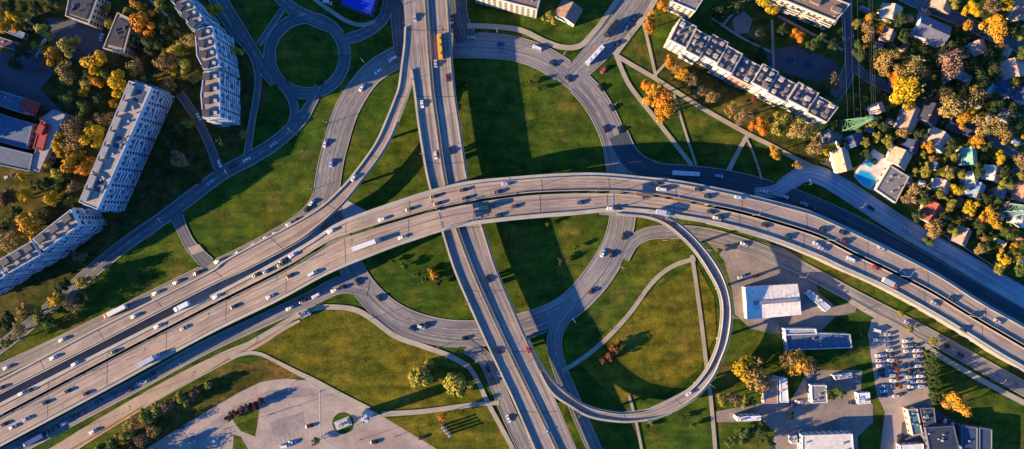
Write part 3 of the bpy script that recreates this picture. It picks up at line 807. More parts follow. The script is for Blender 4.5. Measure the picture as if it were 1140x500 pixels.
V = [
 # collector road
 (8,409,'r0','w'),(70,378,'r0','w'),(174,326,'r0','w'),(197,314,'r0','s'),(222,303,'r0','k'),(243,291,'r0','w'),(252,288,'r0','k'),(269,280,'r0','k'),(287,271,'r0','k'),(298,264,'r0','r'),(311,258,'r0','k'),(323,249,'r0','s'),(332,245,'r0','k'),(344,232,'r0','k'),(347,226,'r0','w'),
 # ramp
 (60,398,'rl','w'),(4,431,'rl','k'),(394,198,'rl','w'),(150,352,'rl','s'),
 # upper carriageway
 (25,437.5,'a1','w'),(35,434,'a1','k'),(84,405,'a1','w'),(129,391,'a1','g'),(176,363,'a1','w'),(241,330,'a1','w'),(288,305,'a1','k'),(318,289,'a1','k'),(326,284,'a1','w'),(316,293,'a1','k'),(300,301,'a1','b'),(369,257,'a1','w'),(426,244,'a1','w'),(459,232,'a1','k'),(486,218,'a1','k'),(490,226,'a1','k'),(518,211,'a1','k'),(521,220,'a1','k'),(557,213,'a1','k'),(563,205,'a1','s'),(734,203,'a1','k'),(780,210,'a1','k'),(790,218,'a1','g'),(822,220,'a1','w'),(918,255,'a1','k'),(940,258,'a1','k'),(981,277,'a1','s'),(942,268,'a1','m'),(1008,303,'a1','b'),(1062,332,'a1','k'),(1088,350,'a1','k'),(1110,358,'a1','s'),
 # lower carriageway
 (54,447,'a2','k'),(79,434,'a2','k'),(99,437,'a2','m'),(8,471,'a2','k'),(15,475,'a2','w'),(30,466,'a2','s'),(205,365,'a2','s'),(264,340,'a2','k'),(301,330,'a2','w'),(326,306,'a2','k'),(448,264,'a2','w'),(558,239,'a2','k'),(576,229,'a2','m'),(649,225,'a2','b'),(680,232,'a2','w'),(690,231,'a2','k'),(794,235,'a2','k'),(798,243,'a2','w'),(804,241,'a2','g'),(854,250,'a2','k'),(880,263,'a2','g'),(909,272,'a2','w'),(915,277,'a2','s'),(974,298,'a2','r'),(1040,338,'a2','s'),(1075,366,'a2','k'),
 # overpass
 (501,86,'n2v','m'),(485,71,'n2v','s'),(504,167,'n2v','k'),(588,389,'n2v','r'),(545,310,'n2v','k'),(470,116,'n1v','w'),(485,173,'n1v','w'),(556,390,'n1v','k'),(462,20,'n1v','s'),(609,480,'n1v','s'),
 # ring road and avenue
 (618,70,'ring_n','k'),(635,87,'ring_n','k'),(525,42,'ring_n','s'),(671,97,'ring_n','k'),(683,119,'ring_n','k'),(676,143,'ring_n','k'),(692,144,'ring_n','k'),(697,262,'ring_n','k'),(684,282,'ring_n','k'),(671,282,'ring_n','w'),(661,323,'ring_n','m'),(462,365,'ring_n','k'),(478,361,'ring_n','k'),(469,364,'ring_n','w'),(401,313,'ring_n','k'),(425,331,'ring_n','k'),(421,80,'ring_n','w'),(403,98,'ring_n','w'),(369,182,'ring_n','c'),(362,160,'ring_n','w'),(560,48,'ring_n','b'),(520,376,'ring_n','k'),
 (672,78,'ne','r'),(708,20,'ne','k'),(690,48,'ne','k'),(700,30,'ne','b'),
 # service roads
 (384,319,'s','k'),(373,323,'s','w'),(323,343,'s','w'),(340,334,'s','k'),(157,426,'s','w'),(163,424,'s','s'),(172,416,'s','k'),(147,433,'s','m'),(128,439,'s','b'),(113,446,'s','k'),(92,460,'s','r'),(80,466,'s','b'),(87,463,'s','k'),(72,471,'s','w'),(64,476,'s','k'),(20,499,'s','s'),(54,481,'s','k'),(104,480,'t','w'),
 (850,213,'u','w'),(862,216,'u','s'),(873,219,'u','w'),(895,227,'u','s'),(906,230,'u','k'),(800,196,'u','c'),(972,231,'q','k'),(1010,256,'q','s'),
 (245,182,'sw_c','w'),(275,178,'sw','w'),(305,161,'sw','s'),(262,184,'sw','k'),(235,203,'sw','c'),
 (767,437,'loop','w'),(750,249,'loop','k'),(566,466,'s2','w'),(551,424,'s2','k'),(546,410,'s2','k'),(645,456,'v2','k'),
 (828,272,'k','w'),(1010,360,'k','s'),(1072,394,'k','k')]
for v in V: vehicle(*v)
vehicle(130, 346.5, 'r0', 'w', 'truck', 14, 'r')
vehicle(204, 341, 'a1', 'w', 'truck', 9)
vehicle(409, 272, 'a2', 'w', 'truck', 16, 's')
vehicle(168, 400, 'a2', 's', 'truck', 12)
vehicle(542, 231, 'a2', 'g', 'truck', 8)
vehicle(738, 237, 'a2', 's', 'truck', 8)
vehicle(989, 315, 'a2', 's', 'truck', 9, 'r')
vehicle(40, 489, 's', 'b', 'truck', 13)
vehicle(680, 33, 'ne', 'k', 'truck', 11)
vehicle(490, 53, 'n2v', 'y', 'bus', 13.5)
vehicle(763, 193.5, 'u', 'w', 'bus', 15)
vehicle(662, 62, 'ne', 'w', 'bus', 13)
for a in ((598, 54, 'ring_n', 'w'), (438, 66, 'ring_n', 'w'), (736, 211, 'a1', 'w'), (348, 304.5, 'a2', 'w'), (947, 289, 'a2', 'w'), (352, 329, 's', 'w')): vehicle(a[0], a[1], a[2], a[3], 'van')

def parked(px, py, deg, col, where, grp, kind='car', axis='left', key=None):
    c = VC[col]
    o = make_car(kind, tuple(x*random.uniform(.85, 1.1) for x in c[1]), W(px, py)+Vector((0, 0, .12)), R(deg))
    later(o, 'parked %s %s' % (c[0], kind), where, kind, grp, px if key is None else key, axis)
rp = random.Random(4)
for cx_, y0_, n_, dg_, nm_ in ((976, 378, 12, 8, 'leftmost'), (988, 372, 13, 188, 'second'), (1008, 379, 10, 8, 'third'), (1019, 384, 9, 188, 'rightmost')):
    for i in range(n_):
        if rp.random() < .1: continue
        parked(cx_+i*.75+rp.uniform(-.5, .5), y0_+i*5.7, dg_+rp.uniform(-3, 3), rp.choice('wwskbkscws'), 'in the %s row of the car park' % nm_, 'cars in the car park', axis='top', key=y0_+i*5.7)
for px, py, dg, c, w, kd in [(50, 47, 60, 'w', 'beside the shaded court at top left', 'car'), (46, 53, 60, 'c', 'beside the shaded court at top left', 'car'), (44, 60, 60, 's', 'beside the shaded court at top left', 'car'),
                         (114, 42, 75, 'c', 'beside the small cream block', 'car'), (10, 197, 20, 's', 'below the school', 'car'), (222, 130, 120, 'w', 'by the slab with balconies', 'car'),
                         (345, 474, 10, 'k', 'on the plaza', 'car'), (417, 492, 5, 'k', 'on the plaza', 'car'), (470, 487, 20, 'k', 'on the plaza', 'car'), (202, 476, 30, 'k', 'on the plaza', 'car'), (318, 496, 8, 'w', 'on the plaza', 'van'), (326, 492, 10, 's', 'on the plaza', 'car'), (240, 490, 30, 's', 'on the plaza', 'car'),
                         (904, 332, -30, 'w', 'in the yard by the white warehouse', 'van'), (825, 308, 20, 's', 'in the yard by the white warehouse', 'car'), (842, 307, 20, 'k', 'in the yard by the white warehouse', 'car'),
                         (948, 448, 0, 'k', 'by the small white shed', 'car'), (889, 447, 0, 'w', 'by the grey shed', 'car'), (883, 450, 0, 'k', 'by the grey shed', 'car'), (976, 368, -15, 'w', 'at the corner of the car park', 'van'),
                         (1050, 470, 60, 'w', 'in the lane behind the dark sheds', 'car'), (1058, 474, 60, 's', 'in the lane behind the dark sheds', 'car'), (1000, 488, 90, 'k', 'beside the narrow teal shed', 'car'),
                         (880, 66, 20, 'b', 'on the court behind the terrace', 'car'), (900, 72, 20, 'k', 'on the court behind the terrace', 'car'), (365, 3, -15, 'w', 'beside the blue warehouse', 'van')]:
    parked(px, py, dg, c, w, 'parked cars', kd)

# ------------------------------------------------------------------ buildings
def recalc(o):
    bm = bmesh.new(); bm.from_mesh(o.data); bmesh.ops.recalc_face_normals(bm, faces=bm.faces); bm.to_mesh(o.data); bm.free()
def block(root, poly, h, wall, roof, rim=0.6, rimcol=None, z0=0.0, flr=2.9, fronts=None, balc=None, roof_dark=None):
    """prism with parapet rim, roof sheet inside, windows on all walls; poly = world xy ccw"""
    n = len(poly)
    if sum(poly[k][0]*poly[(k+1)%n][1]-poly[(k+1)%n][0]*poly[k][1] for k in range(n)) < 0: poly = poly[::-1]
    mb = MB(); mb.prism(poly, z0, h); mb.build('wall', M['wallc'], root, wall)
    cx = sum(p[0] for p in poly)/n; cy = sum(p[1] for p in poly)/n
    def inset(d):
        out = []
        for k in range(n):
            p0 = Vector(poly[k-1]); p1 = Vector(poly[k]); p2 = Vector(poly[(k+1) % n])
            e1 = (p1-p0).normalized(); e2 = (p2-p1).normalized()
            n1 = Vector((-e1.y, e1.x)); n2 = Vector((-e2.y, e2.x))
            bis = (n1+n2); bis = bis/max(bis.dot(n1), .3)
            out.append(p1+bis*d)
        return out
    ins = inset(.4)
    rb = MB(); rb.poly([(p.x, p.y, h+.03) for p in ins]); rb.build('roof', M['roofc'], root, roof)
    pm = MB(); out = inset(-.06)
    for k in range(n):
        a, b2, c, d = out[k], out[(k+1) % n], ins[(k+1) % n], ins[k]
        pm.hexa([Vector((p.x, p.y, z)) for z in (h-.25, h+rim) for p in (a, b2, c, d)])
    pm.build('parapet', M['wallc'], root, rimcol or wall)
    win = MB(); fr = MB(); bal = MB()
    for k in range(n):
        a = Vector(poly[k]); b2 = Vector(poly[(k+1) % n]); e = b2-a; L = e.length; e = e/L; nr = Vector((e.y, -e.x))
        cols = int(L/3.1)
        if cols < 1: continue
        sp = L/cols; z = z0+1.0
        fl = 0
        while z+1.6 < h-.3:
            for c in range(cols):
                m_ = a+e*(sp*(c+.5)); w = .75
                q0 = m_-e*w+nr*.05; q1 = m_+e*w+nr*.05
                win.hexa([Vector((p.x, p.y, zz)) for zz in (z, z+1.45) for p in (q0, q1, m_+e*w-nr*.1, m_-e*w-nr*.1)])
                s0 = m_-e*(w+.12)+nr*.22; s1 = m_+e*(w+.12)+nr*.22
                fr.hexa([Vector((p.x, p.y, zz)) for zz in (z-.13, z-.003) for p in (s0, s1, m_+e*(w+.12)-nr*.1, m_-e*(w+.12)-nr*.1)])
                if balc and k in balc and fl > 0 and (c % 3) != 1 and (c*7+fl*13+k*5) % 11 > 1:
                    b0 = m_-e*sp*.47; b1 = m_+e*sp*.47
                    for (z1, z2, d0, d1) in ((z-1.05, z-.9, 0, 1.25), (z-.9, z+.05+(.9 if (c*5+fl*3) % 7 == 0 else 0), 1.13, 1.25)):
                        bal.hexa([Vector((p.x, p.y, zz)) for zz in (z1, z2) for p in (b0+nr*d1, b1+nr*d1, b1+nr*d0, b0+nr*d0)])
            z += flr; fl += 1
    if win.f:
        tag(win.build('windows', M['glass'], root), kind='stuff'); tag(fr.build('window_sills', M['wallc'], root, wall), kind='stuff')
    if bal.f: tag(bal.build('balconies', M['wallc'], root, tuple(min(c*1.08, .9) for c in wall)), kind='stuff')
    for o in root.children:
        if o.name.split('.')[0] in ('windows', 'window_sills', 'balconies', 'parapet'): recalc(o)
    return poly

def roof_box(root, px, py, h, lx, ly, hz, deg, col, name='stair_head', cap=None):
    c = W(px, py, h); Mx = Matrix.Translation((c.x, c.y, 0)) @ Matrix.Rotation(R(deg), 4, 'Z')
    mb = MB(); mb.box(-lx/2, -ly/2, h+.02, lx/2, ly/2, h+hz, Mx); o = mb.build(name, M['wallc'], root, col)
    if cap: 
        cb = MB(); cb.box(-lx/2-.15, -ly/2-.15, h+hz, lx/2+.15, ly/2+.15, h+hz+.15, Mx); cb.build('cap', M['roofc'], o, cap)
    return o
def vents(root, quad, h, n, seed, col=(.4, .38, .36)):
    rnd = random.Random(seed)
    for i in range(n):
        u, v = rnd.uniform(.05, .95), rnd.uniform(.15, .85)
        a, b, c, d = [Vector(q) for q in quad]
        p = a*(1-u)*(1-v)+b*u*(1-v)+c*u*v+d*(1-u)*v
        mb = MB(); w = rnd.uniform(.35, .9); mb.box(p.x-w/2, p.y-w/2, h+.02, p.x+w/2, p.y+w*.6, h+.8); mb.box(p.x-w/2-.1, p.y-w/2-.1, h+.8, p.x+w/2+.1, p.y+w*.6+.1, h+.9)
        mb.build('vent_shaft', M['wallc'], root, [(lambda k: tuple(c2*k for c2 in col))(rnd.uniform(.6, 1.2))][0])
def roofquad(pts, h): return [W(x, y, h).xy for x, y in pts]
def lerp2(a, b, t): return (a[0]+(b[0]-a[0])*t, a[1]+(b[1]-a[1])*t)

PALE = (.35, .44, .55)  # blue of the shaded fronts mixed into the wall colour
# long slab at left
H1 = 26
r = empty('apartment_block', W(128, 165))
r.location = (0, 0, 0)
tag(r, 'long straight pale apartment slab with balconies, beside orange and yellow trees', 'apartment block', 'apartment blocks at left')
q = roofquad([(144, 90), (169, 97.5), (108.5, 233.5), (88, 225)], H1)
block(r, q, H1, PALE, (.36, .29, .23), rim=.3, balc=(0, 1, 2, 3))
A, B, C, D = (144, 90), (169, 97.5), (108.5, 233.5), (88, 225)
for i, t in enumerate([.07, .2, .33, .45, .57, .69, .81, .93]):
    e1 = lerp2(lerp2(A, D, t), lerp2(B, C, t), .22); dark = i % 3 == 0
    roof_box(r, e1[0], e1[1], H1, 3.2, 5.6, 1.5, -23, (.34, .33, .32), cap=(.26, .25, .25))
    if dark:
        e2 = lerp2(lerp2(A, D, t+.02), lerp2(B, C, t+.02), .66); roof_box(r, e2[0], e2[1], H1, 4.6, 6.5, .2, -23, (.06, .075, .11), 'roof_hatch_or_shade')  # thin dark blue slabs paint shade patches beside the stair heads
vents(r, q, H1, 26, 3)
# unseen slab added beyond the left edge to cast shade over the court
r = empty('apartment_block'); tag(r, 'pale apartment slab just beyond the left edge, shading the court', 'apartment block', 'apartment blocks at left')  # added unseen slab, only there to shade the court
block(r, roofquad([(-118, 70), (-96, 62), (-60, 156), (-82, 164)], H1), H1, PALE, (.36, .29, .23), rim=.3, balc=(0, 1, 2, 3))
# curved pair at lower left
H2 = 26
r = empty('apartment_block'); tag(r, 'curved stepped pale apartment slab at lower left, its roof dark and tan', 'apartment block', 'apartment blocks at left')
for i, (a, b_, c, d) in enumerate([((79, 233), (88, 251), (49, 279), (37, 266)), ((35, 268.5), (45, 284), (10, 304), (-3, 290.5)), ((-5, 292), (6, 307), (-40, 336), (-52, 320))]):
    q = roofquad([a, b_, c, d], H2-i*.8); block(r, q, H2-i*.8, (.38, .45, .53), (.30, .23, .18), rim=.35, balc=(0, 1, 2, 3))
    for t in (.15, .5, .85):
        e = lerp2(lerp2(a, d, t), lerp2(b_, c, t), .3); roof_box(r, e[0], e[1], H2-i*.8, 4.2, 3.4, 1.4, 35, (.07, .06, .06) if t != .5 else (.3, .26, .23), cap=(.09, .085, .09))
        e = lerp2(lerp2(a, d, t+.1), lerp2(b_, c, t+.1), .75); roof_box(r, e[0], e[1], H2-i*.8, 2.2, 1.8, 1.6, 35, (.3, .25, .2), 'vent_shaft')
# angled slab at the top
H3 = 29
r = empty('apartment_block'); tag(r, 'bent pale apartment slab in three sections left of the roundabout', 'apartment block', 'apartment blocks at left')
for i, qd in enumerate([[(186, -6), (207, -6), (229, 24), (215, 33)], [(217, 33.5), (236, 29), (244, 74), (227, 78), (219, 62)], [(227, 80), (244.5, 79), (245, 131), (226, 131.5), (223.5, 106)]]):
    q = roofquad(qd, H3-i*.7); block(r, q, H3-i*.7, (.45, .50, .57), (.33, .26, .21), rim=.35, balc=(0, 1, 2, 3, 4))
    for t in (.12, .38, .64, .9):
        a = lerp2(qd[0], qd[-1] if len(qd) == 4 else qd[3], t); b_ = lerp2(qd[1], qd[2], t); e = lerp2(a, b_, .22)
        roof_box(r, e[0], e[1], H3-i*.7, 3.4, 3.2, 1.5, (-40, -12, 0)[i], (.075, .075, .085), cap=(.06, .06, .075))
        e = lerp2(a, b_, .78); roof_box(r, e[0], e[1], H3-i*.7, 1.6, 1.6, 1.5, (-40, -12, 0)[i], (.4, .36, .32), 'vent_shaft')
# terrace row, upper right
H5 = 15.5
r = empty('apartment_block'); tag(r, 'long grey roofed terrace of flats with white sunlit fronts, upper right', 'apartment block', 'apartment blocks upper right')
ua, ub = (757, 20), (934, 118); la, lb = (745, 44.5), (921, 135.5)
cuts = [0, .105, .2, .30, .40, .52, .62, .74, .87, 1.0]
rnd = random.Random(5)
for i in range(9):
    off = (0, 2.4, -1.4, 1.8, 4.2, 0.2, 2.4, -1.2, 1.6)[i]
    g = .0015
    q4 = [lerp2(ua, ub, cuts[i]+g), lerp2(ua, ub, cuts[i+1]-g), lerp2(la, lb, cuts[i+1]-g), lerp2(la, lb, cuts[i]+g)]
    q4 = [(x-off*.5, y+off*.85) for x, y in q4]
    hh = H5+(0, .5, 0, .6, -1.5, .4, 0, .6, .1)[i]
    q = roofquad(q4, hh)
    wc = (.70, .64, .57) if i != 4 else (.36, .22, .17)
    block(r, q, hh, wc, (.17, .155, .15), rim=1.0, rimcol=(.36, .34, .33))
    for t in (.25, .72):
        a = lerp2(q4[0], q4[1], t); b_ = lerp2(q4[3], q4[2], t)
        for s_ in (.2, .5, .8):
            e = lerp2(a, b_, s_+rnd.uniform(-.08, .08))
            roof_box(r, e[0], e[1], hh, rnd.uniform(.9, 3.0), rnd.uniform(.9, 2.4), rnd.uniform(1.0, 2.6), -29, (.17, .15, .145) if rnd.random() < .6 else (.36, .33, .31), 'chimney_stack')
r = empty('apartment_block'); tag(r, 'short grey roofed block with white front at the top, beside the terrace', 'apartment block', 'apartment blocks upper right')
q4 = [(758, -20), (786, -6), (774, 13), (748, 2)]
q = roofquad(q4, H5); block(r, q, H5, (.46, .43, .39), (.20, .18, .175), rim=.6, rimcol=(.5, .48, .46)); vents(r, q, H5, 9, 8)
r = empty('apartment_block'); tag(r, 'tan roofed block with white front cut by the top edge, right of the terrace', 'apartment block', 'apartment blocks upper right')
q4 = [(868, -26), (946, 5), (930, 24), (852, -8)]
q = roofquad(q4, 16); block(r, q, 16, (.46, .42, .36), (.22, .155, .12), rim=.7, balc=(0, 1, 2, 3)); vents(r, q, 16, 14, 12)
for t in (.3, .6, .9):
    e = lerp2(lerp2(q4[0], q4[1], t), lerp2(q4[3], q4[2], t), .5); roof_box(r, e[0], e[1], 16, 5, 2.4, 1.5, -22, (.3, .22, .17), 'stair_head', (.2, .15, .12))
# top centre white fronted block
r = empty('apartment_block'); tag(r, 'white fronted block with brown roof at the top, above the ring road', 'apartment block')
q4 = [(535, -40), (606, -20), (598, 11), (528, -7)]
q = roofquad(q4, 16); block(r, q, 16, (.50, .46, .41), (.20, .145, .125), rim=.6); vents(r, q, 16, 10, 4)
# small cream blocks upper left
for (q4, lab, h) in [([(78, -8), (110, -4), (99, 27), (73, 18)], 'small block with dark roof and cream parapet at the top left edge', 12), ([(131, 14), (148, 22), (138, 60), (115, 54)], 'small block with dark roof and cream parapet beside an orange tree', 12)]:
    r = empty('small_block'); tag(r, lab, 'building', 'small cream blocks')
    q = roofquad(q4, h); block(r, q, h, (.44, .36, .25), (.30, .24, .16), rim=.5, rimcol=(.46, .38, .26))
    inn = [lerp2(p, (sum(a[0] for a in q4)/4, sum(a[1] for a in q4)/4), .28) for p in q4]
    mb = MB(); mb.prism([(v.x, v.y) for v in roofquad(inn, h)], h+.04, h+.55); mb.build('raised_roof', M['roofc'], r, (.045, .045, .055))
    vents(r, roofquad(inn, h), h+.5, 6, int(h)+len(lab), (.1, .1, .12))
# school at the left edge
r = empty('school_building'); tag(r, 'school with blue flat roofs, pale rim wing and red stair boxes', 'building')  # roof blue is shade put into the colour
SHADE_BLU = (.09, .12, .17)  # blue of the shade put into the school roof colours
for q4, h, rc, wc in [([(-30, 92), (34, 112), (27, 127), (-30, 108)], 9, SHADE_BLU, (.35, .35, .36)), ([(-30, 118), (37, 138), (30, 166), (-30, 150)], 7, (.08, .13, .20), (.33, .33, .34)),
                      ([(-30, 156), (37, 172), (33, 191), (-30, 178)], 9, SHADE_BLU, (.35, .35, .36)), ([(60, 122), (73, 128), (44, 192), (33, 187), (50, 140), (44, 133)], 8.5, (.30, .27, .27), (.38, .36, .35))]:
    block(r, roofquad(q4, h), h, wc, rc, rim=.5, rimcol=(.22, .24, .28))
block(r, roofquad([(46, 134), (56, 139), (47, 168), (37, 165)], 9.6), 9.6, (.3, .06, .05), (.30, .05, .04), rim=.3, rimcol=(.32, .08, .06))
for px, py, lx, ly in [(35, 118, 7, 6), (49, 145, 3, 5)]:
    roof_box(r, px, py, 8.6, lx, ly, 3.2, -25, (.30, .05, .04), cap=(.27, .045, .04))
vents(r, roofquad([(-10, 98), (30, 112), (28, 124), (-10, 108)], 9), 9, 8, 2, (.2, .25, .3))
# blue shaded sheds top left
for q4, rc, lab in [([(6, 28), (28, 37), (25, 43), (4, 35)], (.10, .22, .38), 'low shed with pale blue roof in the shade at top left'), ([(25, 19), (35, 26), (31, 33), (22, 28)], (.30, .36, .42), 'small grey kiosk in the shade at top left'), ([(-10, 38), (20, 48), (17, 56), (-12, 48)], (.10, .05, .07), 'low shed with maroon roof in the shade at top left')]:
    r = empty('shed'); tag(r, lab, 'shed', 'sheds in the shade'); block(r, roofquad(q4, 3.5), 3.5, (.3, .3, .3), rc, rim=.2); roof_box(r, q4[0][0]*.5+q4[2][0]*.5, q4[0][1]*.5+q4[2][1]*.5, 3.5, 1.5, 1, .7, 20, (.3, .3, .3), 'vent_shaft')
# blue warehouse at the top
def gable(root, poly4, h, rise, wall, roof, over=.5, ridge_axis=0, windows=True, z0=0.0):
    """gabled house body. poly4: world xy of 4 corners (a,b,c,d); ridge runs a-b direction when ridge_axis=0"""
    a, b, c, d = [Vector((p[0], p[1])) for p in poly4]
    if ridge_axis: a, b, c, d = b, c, d, a
    if (b-a).x*(d-a).y-(b-a).y*(d-a).x < 0: a, b, c, d = d, c, b, a
    m1 = (a+d)/2; m2 = (b+c)/2
    mb = MB()
    v = [(p.x, p.y, z0) for p in (a, b, c, d)]+[(p.x, p.y, h) for p in (a, b, c, d)]+[(m1.x, m1.y, h+rise), (m2.x, m2.y, h+rise)]
    mb.v = v; mb.f = [(3, 2, 1, 0), (0, 1, 5, 4), (2, 3, 7, 6), (1, 2, 6, 9, 5), (3, 0, 4, 8, 7)]
    mb.build('wall', M['wallc'], root, wall)
    e = (b-a).normalized(); f = (d-a).normalized(); k = rise/max((d-a).length/2, .1)
    for s, (p, q_) in ((1, (a, b)), (-1, (d, c))):
        p0 = p-e*over-f*over*s; q0 = q_+e*over-f*over*s; r1 = m2+e*over; r0 = m1-e*over
        lo = h-over*k+.05; hi = h+rise+.05
        rb = MB(); rb.hexa([Vector((p0.x, p0.y, lo)), Vector((q0.x, q0.y, lo)), Vector((r1.x, r1.y, hi)), Vector((r0.x, r0.y, hi)), Vector((p0.x, p0.y, lo+.18)), Vector((q0.x, q0.y, lo+.18)), Vector((r1.x, r1.y, hi+.18)), Vector((r0.x, r0.y, hi+.18))])
        recalc(rb.build('roof_slope', M['roofc'], root, roof))
    if windows:
        for (p, q_, nr) in ((a, b, -f), (c, d, f), (b, c, e), (d, a, -e)):
            L = (q_-p).length; n = max(1, int(L/3.2)); u = (q_-p)/L
            for i in range(n):
                m_ = p+u*(L*(i+.5)/n); w = .55
                g = MB(); zz0 = z0+1.0
                g.hexa([Vector((x.x, x.y, zz)) for zz in (zz0, zz0+1.3) for x in (m_-u*w+nr*.04, m_+u*w+nr*.04, m_+u*w-nr*.06, m_-u*w-nr*.06)])
                recalc(g.build('window', M['glass'], root))
    return e, f, m1, m2

def rectpx(px, py, w, l, deg, h):
    c = W(px, py, h)
    ux = Vector((math.cos(R(deg)), math.sin(R(deg)))); uy = Vector((-ux.y, ux.x))
    w *= .25*(400-h)/400; l *= .25*(400-h)/400
    return [c.xy-ux*w-uy*l, c.xy+ux*w-uy*l, c.xy+ux*w+uy*l, c.xy-ux*w+uy*l]

r = empty('warehouse'); tag(r, 'warehouse with bright blue metal roof at the top edge', 'warehouse')
q4 = [(381, -28), (424, -20), (412, 15), (380, 3)]
block(r, roofquad(q4, 8), 8, (.06, .09, .25), (.004, .035, .45), rim=.3, rimcol=(.01, .05, .4))
for t in (.3, .55, .8):
    e = lerp2(lerp2(q4[0], q4[3], t), lerp2(q4[1], q4[2], t), .5); roof_box(r, e[0], e[1], 8, 16, .5, .25, -15, (.03, .06, .45), 'roof_seam')

HOUSES = []
def house(px, py, w, l, deg, roof, wall, label, h=5.0, rise=2.8, ax=None, chimney=True, dormer=False):
    r = empty('house'); c = W(px, py, h); ax = (1 if w < 27 else 0) if ax is None else ax
    q = rectpx(px, py, w, l, deg, h)
    e, f, m1, m2 = gable(r, q, h, rise, wall, roof, ridge_axis=ax)
    dm = MB(); p = (q[0]+q[1])/2; u = (q[1]-q[0]).normalized(); nr = Vector((u.y, -u.x))
    p = p+u*1.3*(1 if w > 12 else 0)
    dm.hexa([Vector((x.x, x.y, zz)) for zz in (0, 2.1) for x in (p-u*.5+nr*.06, p+u*.5+nr*.06, p+u*.5-nr*.05, p-u*.5-nr*.05)])
    dm.build('door', M['plain'], r, (.12, .07, .04))
    if chimney:
        k = m1+(m2-m1)*.3+f*.5; cb = MB(); cb.box(k.x-.35, k.y-.35, h+rise*.4, k.x+.35, k.y+.35, h+rise+1.1); cb.box(k.x-.45, k.y-.45, h+rise+1.1, k.x+.45, k.y+.45, h+rise+1.25); cb.build('chimney', M['wallc'], r, (.3, .17, .13))
    tag(r, label, 'house', 'houses'); HOUSES.append((px, py, max(w, l)/2))
    return r
TAN = (.40, .28, .20); PINK = (.42, .26, .21); WHT = (.62, .60, .56); NAVY = (.05, .055, .075); GREY = (.17, .165, .17)
house(633, 13, 24, 18, -28, (.27, .17, .13), (.66, .62, .55), 'brown roofed white house at top beside a pale footpath', 6.5, 3)
house(992, 14, 22, 15, -12, (.44, .36, .28), WHT, 'cream roofed house near the top edge beside small orange trees')
house(989, 40, 13, 11, -20, PINK, TAN, 'small pink roofed house below the cream roofed one')
house(1038, 34, 34, 22, -24, (.13, .14, .19), (.78, .77, .75), 'big house with slate blue roof and bright white walls', 6, 2.5)
house(1029, 16, 10, 9, -24, (.25, .15, .11), TAN, 'tiny brown hut above the big slate blue roofed house', 3.2, 1.2)
house(1048, 7, 21, 9, -22, (.42, .30, .21), TAN, 'narrow tan roofed house on the street at the top edge')
house(1089, 53, 16, 14, 20, PINK, (.5, .42, .4), 'small pink roofed house below the big orange tree')
house(1128, 76, 24, 20, 15, (.46, .29, .22), WHT, 'salmon roofed house close to the right edge, above the blue roofs', 5, 3)
house(1138, 12, 18, 18, -15, (.42, .22, .18), WHT, 'reddish roofed house in the top right corner')
house(1119, 99, 18, 13, -18, (.05, .07, .13), WHT, 'dark blue roofed house with white gutters near the right edge')
house(1138, 106, 16, 14, -18, (.08, .09, .16), WHT, 'dark violet roofed house cut by the right edge')
house(1012, 132, 18, 26, -22, TAN, WHT, 'tan roofed house just below the big yellow tree', 5, 2.4, 1)
house(1034, 126, 24, 20, -25, NAVY, (.35, .33, .32), 'long navy roofed house right of the tan one under the yellow tree')
house(1074, 143, 34, 12, -22, NAVY, (.45, .42, .4), 'low long navy roofed shed below the tan trees', 3.5, 1.3)
house(1044, 156, 24, 18, -32, (.50, .38, .29), WHT, 'cream roofed house with an orange tree at its corner')
house(937, 178, 17, 25, 14, (.52, .33, .23), WHT, 'peach roofed house at the left end of the gardens', 5.5, 2.6, 1)
house(948, 157, 26, 12, 22, (.08, .11, .19), WHT, 'blue roofed house with white eaves above the peach one')
house(976, 121, 16, 10, 20, (.42, .33, .30), WHT, 'pale roofed house beside the left pylon')
house(1001, 176, 22, 17, -28, (.48, .36, .26), WHT, 'beige roofed house joined to the pool terrace')
house(1014, 163, 16, 12, -20, (.035, .05, .12), WHT, 'dark blue roofed annex above the beige roofed house')
house(1079, 174, 16, 18, 5, (.20, .42, .30), (.45, .45, .42), 'house with mint green roof among the gardens')
house(1104, 193, 18, 15, -10, (.56, .47, .38), WHT, 'cream white roofed house right of the mint green one')
house(1081, 199, 14, 16, 12, (.52, .44, .35), WHT, 'small cream roofed house above the light blue roof')
house(1086, 212, 17, 16, -20, (.22, .28, .38), WHT, 'light blue roofed house in the middle of the gardens')
house(1048, 207, 18, 11, -25, (.52, .40, .36), WHT, 'white pink roofed cottage above the red roofed house')
house(1036, 237, 20, 21, -32, (.36, .09, .06), (.5, .45, .4), 'red roofed house near the street', 5, 3)
house(1071, 263, 15, 17, -25, (.36, .26, .20), (.45, .4, .35), 'brown roofed cottage right of the red roofed house by the fence')
house(1137, 214, 16, 18, -20, (.45, .2, .14), WHT, 'terracotta roofed house cut by the right edge')
house(1136, 243, 14, 16, -28, (.58, .55, .5), WHT, 'white roofed house at the right edge below the pylon')
house(1056, 60, 15, 11, -10, (.24, .17, .15), TAN, 'brown roofed hut beside the pinkish tree')
house(1072, 86, 17, 8, -25, (.34, .32, .31), TAN, 'narrow pale grey roofed shed right of the yellow tree', 3.2, 1.0)
house(1010, 203, 8, 8, -30, (.2, .2, .22), TAN, 'little grey hut behind the grey pool building', 3, 1)
house(1113, 215, 12, 9, -20, (.25, .27, .3), WHT, 'grey roofed shed between the cream house and the pylon', 3.2, 1.2)
house(1120, 128, 14, 11, -20, (.12, .13, .16), WHT, 'dark grey roofed cottage near the right edge below the blue roofs')
house(922, 152, 12, 14, 15, (.14, .15, .2), WHT, 'small grey roofed house left of the blue roofed one')

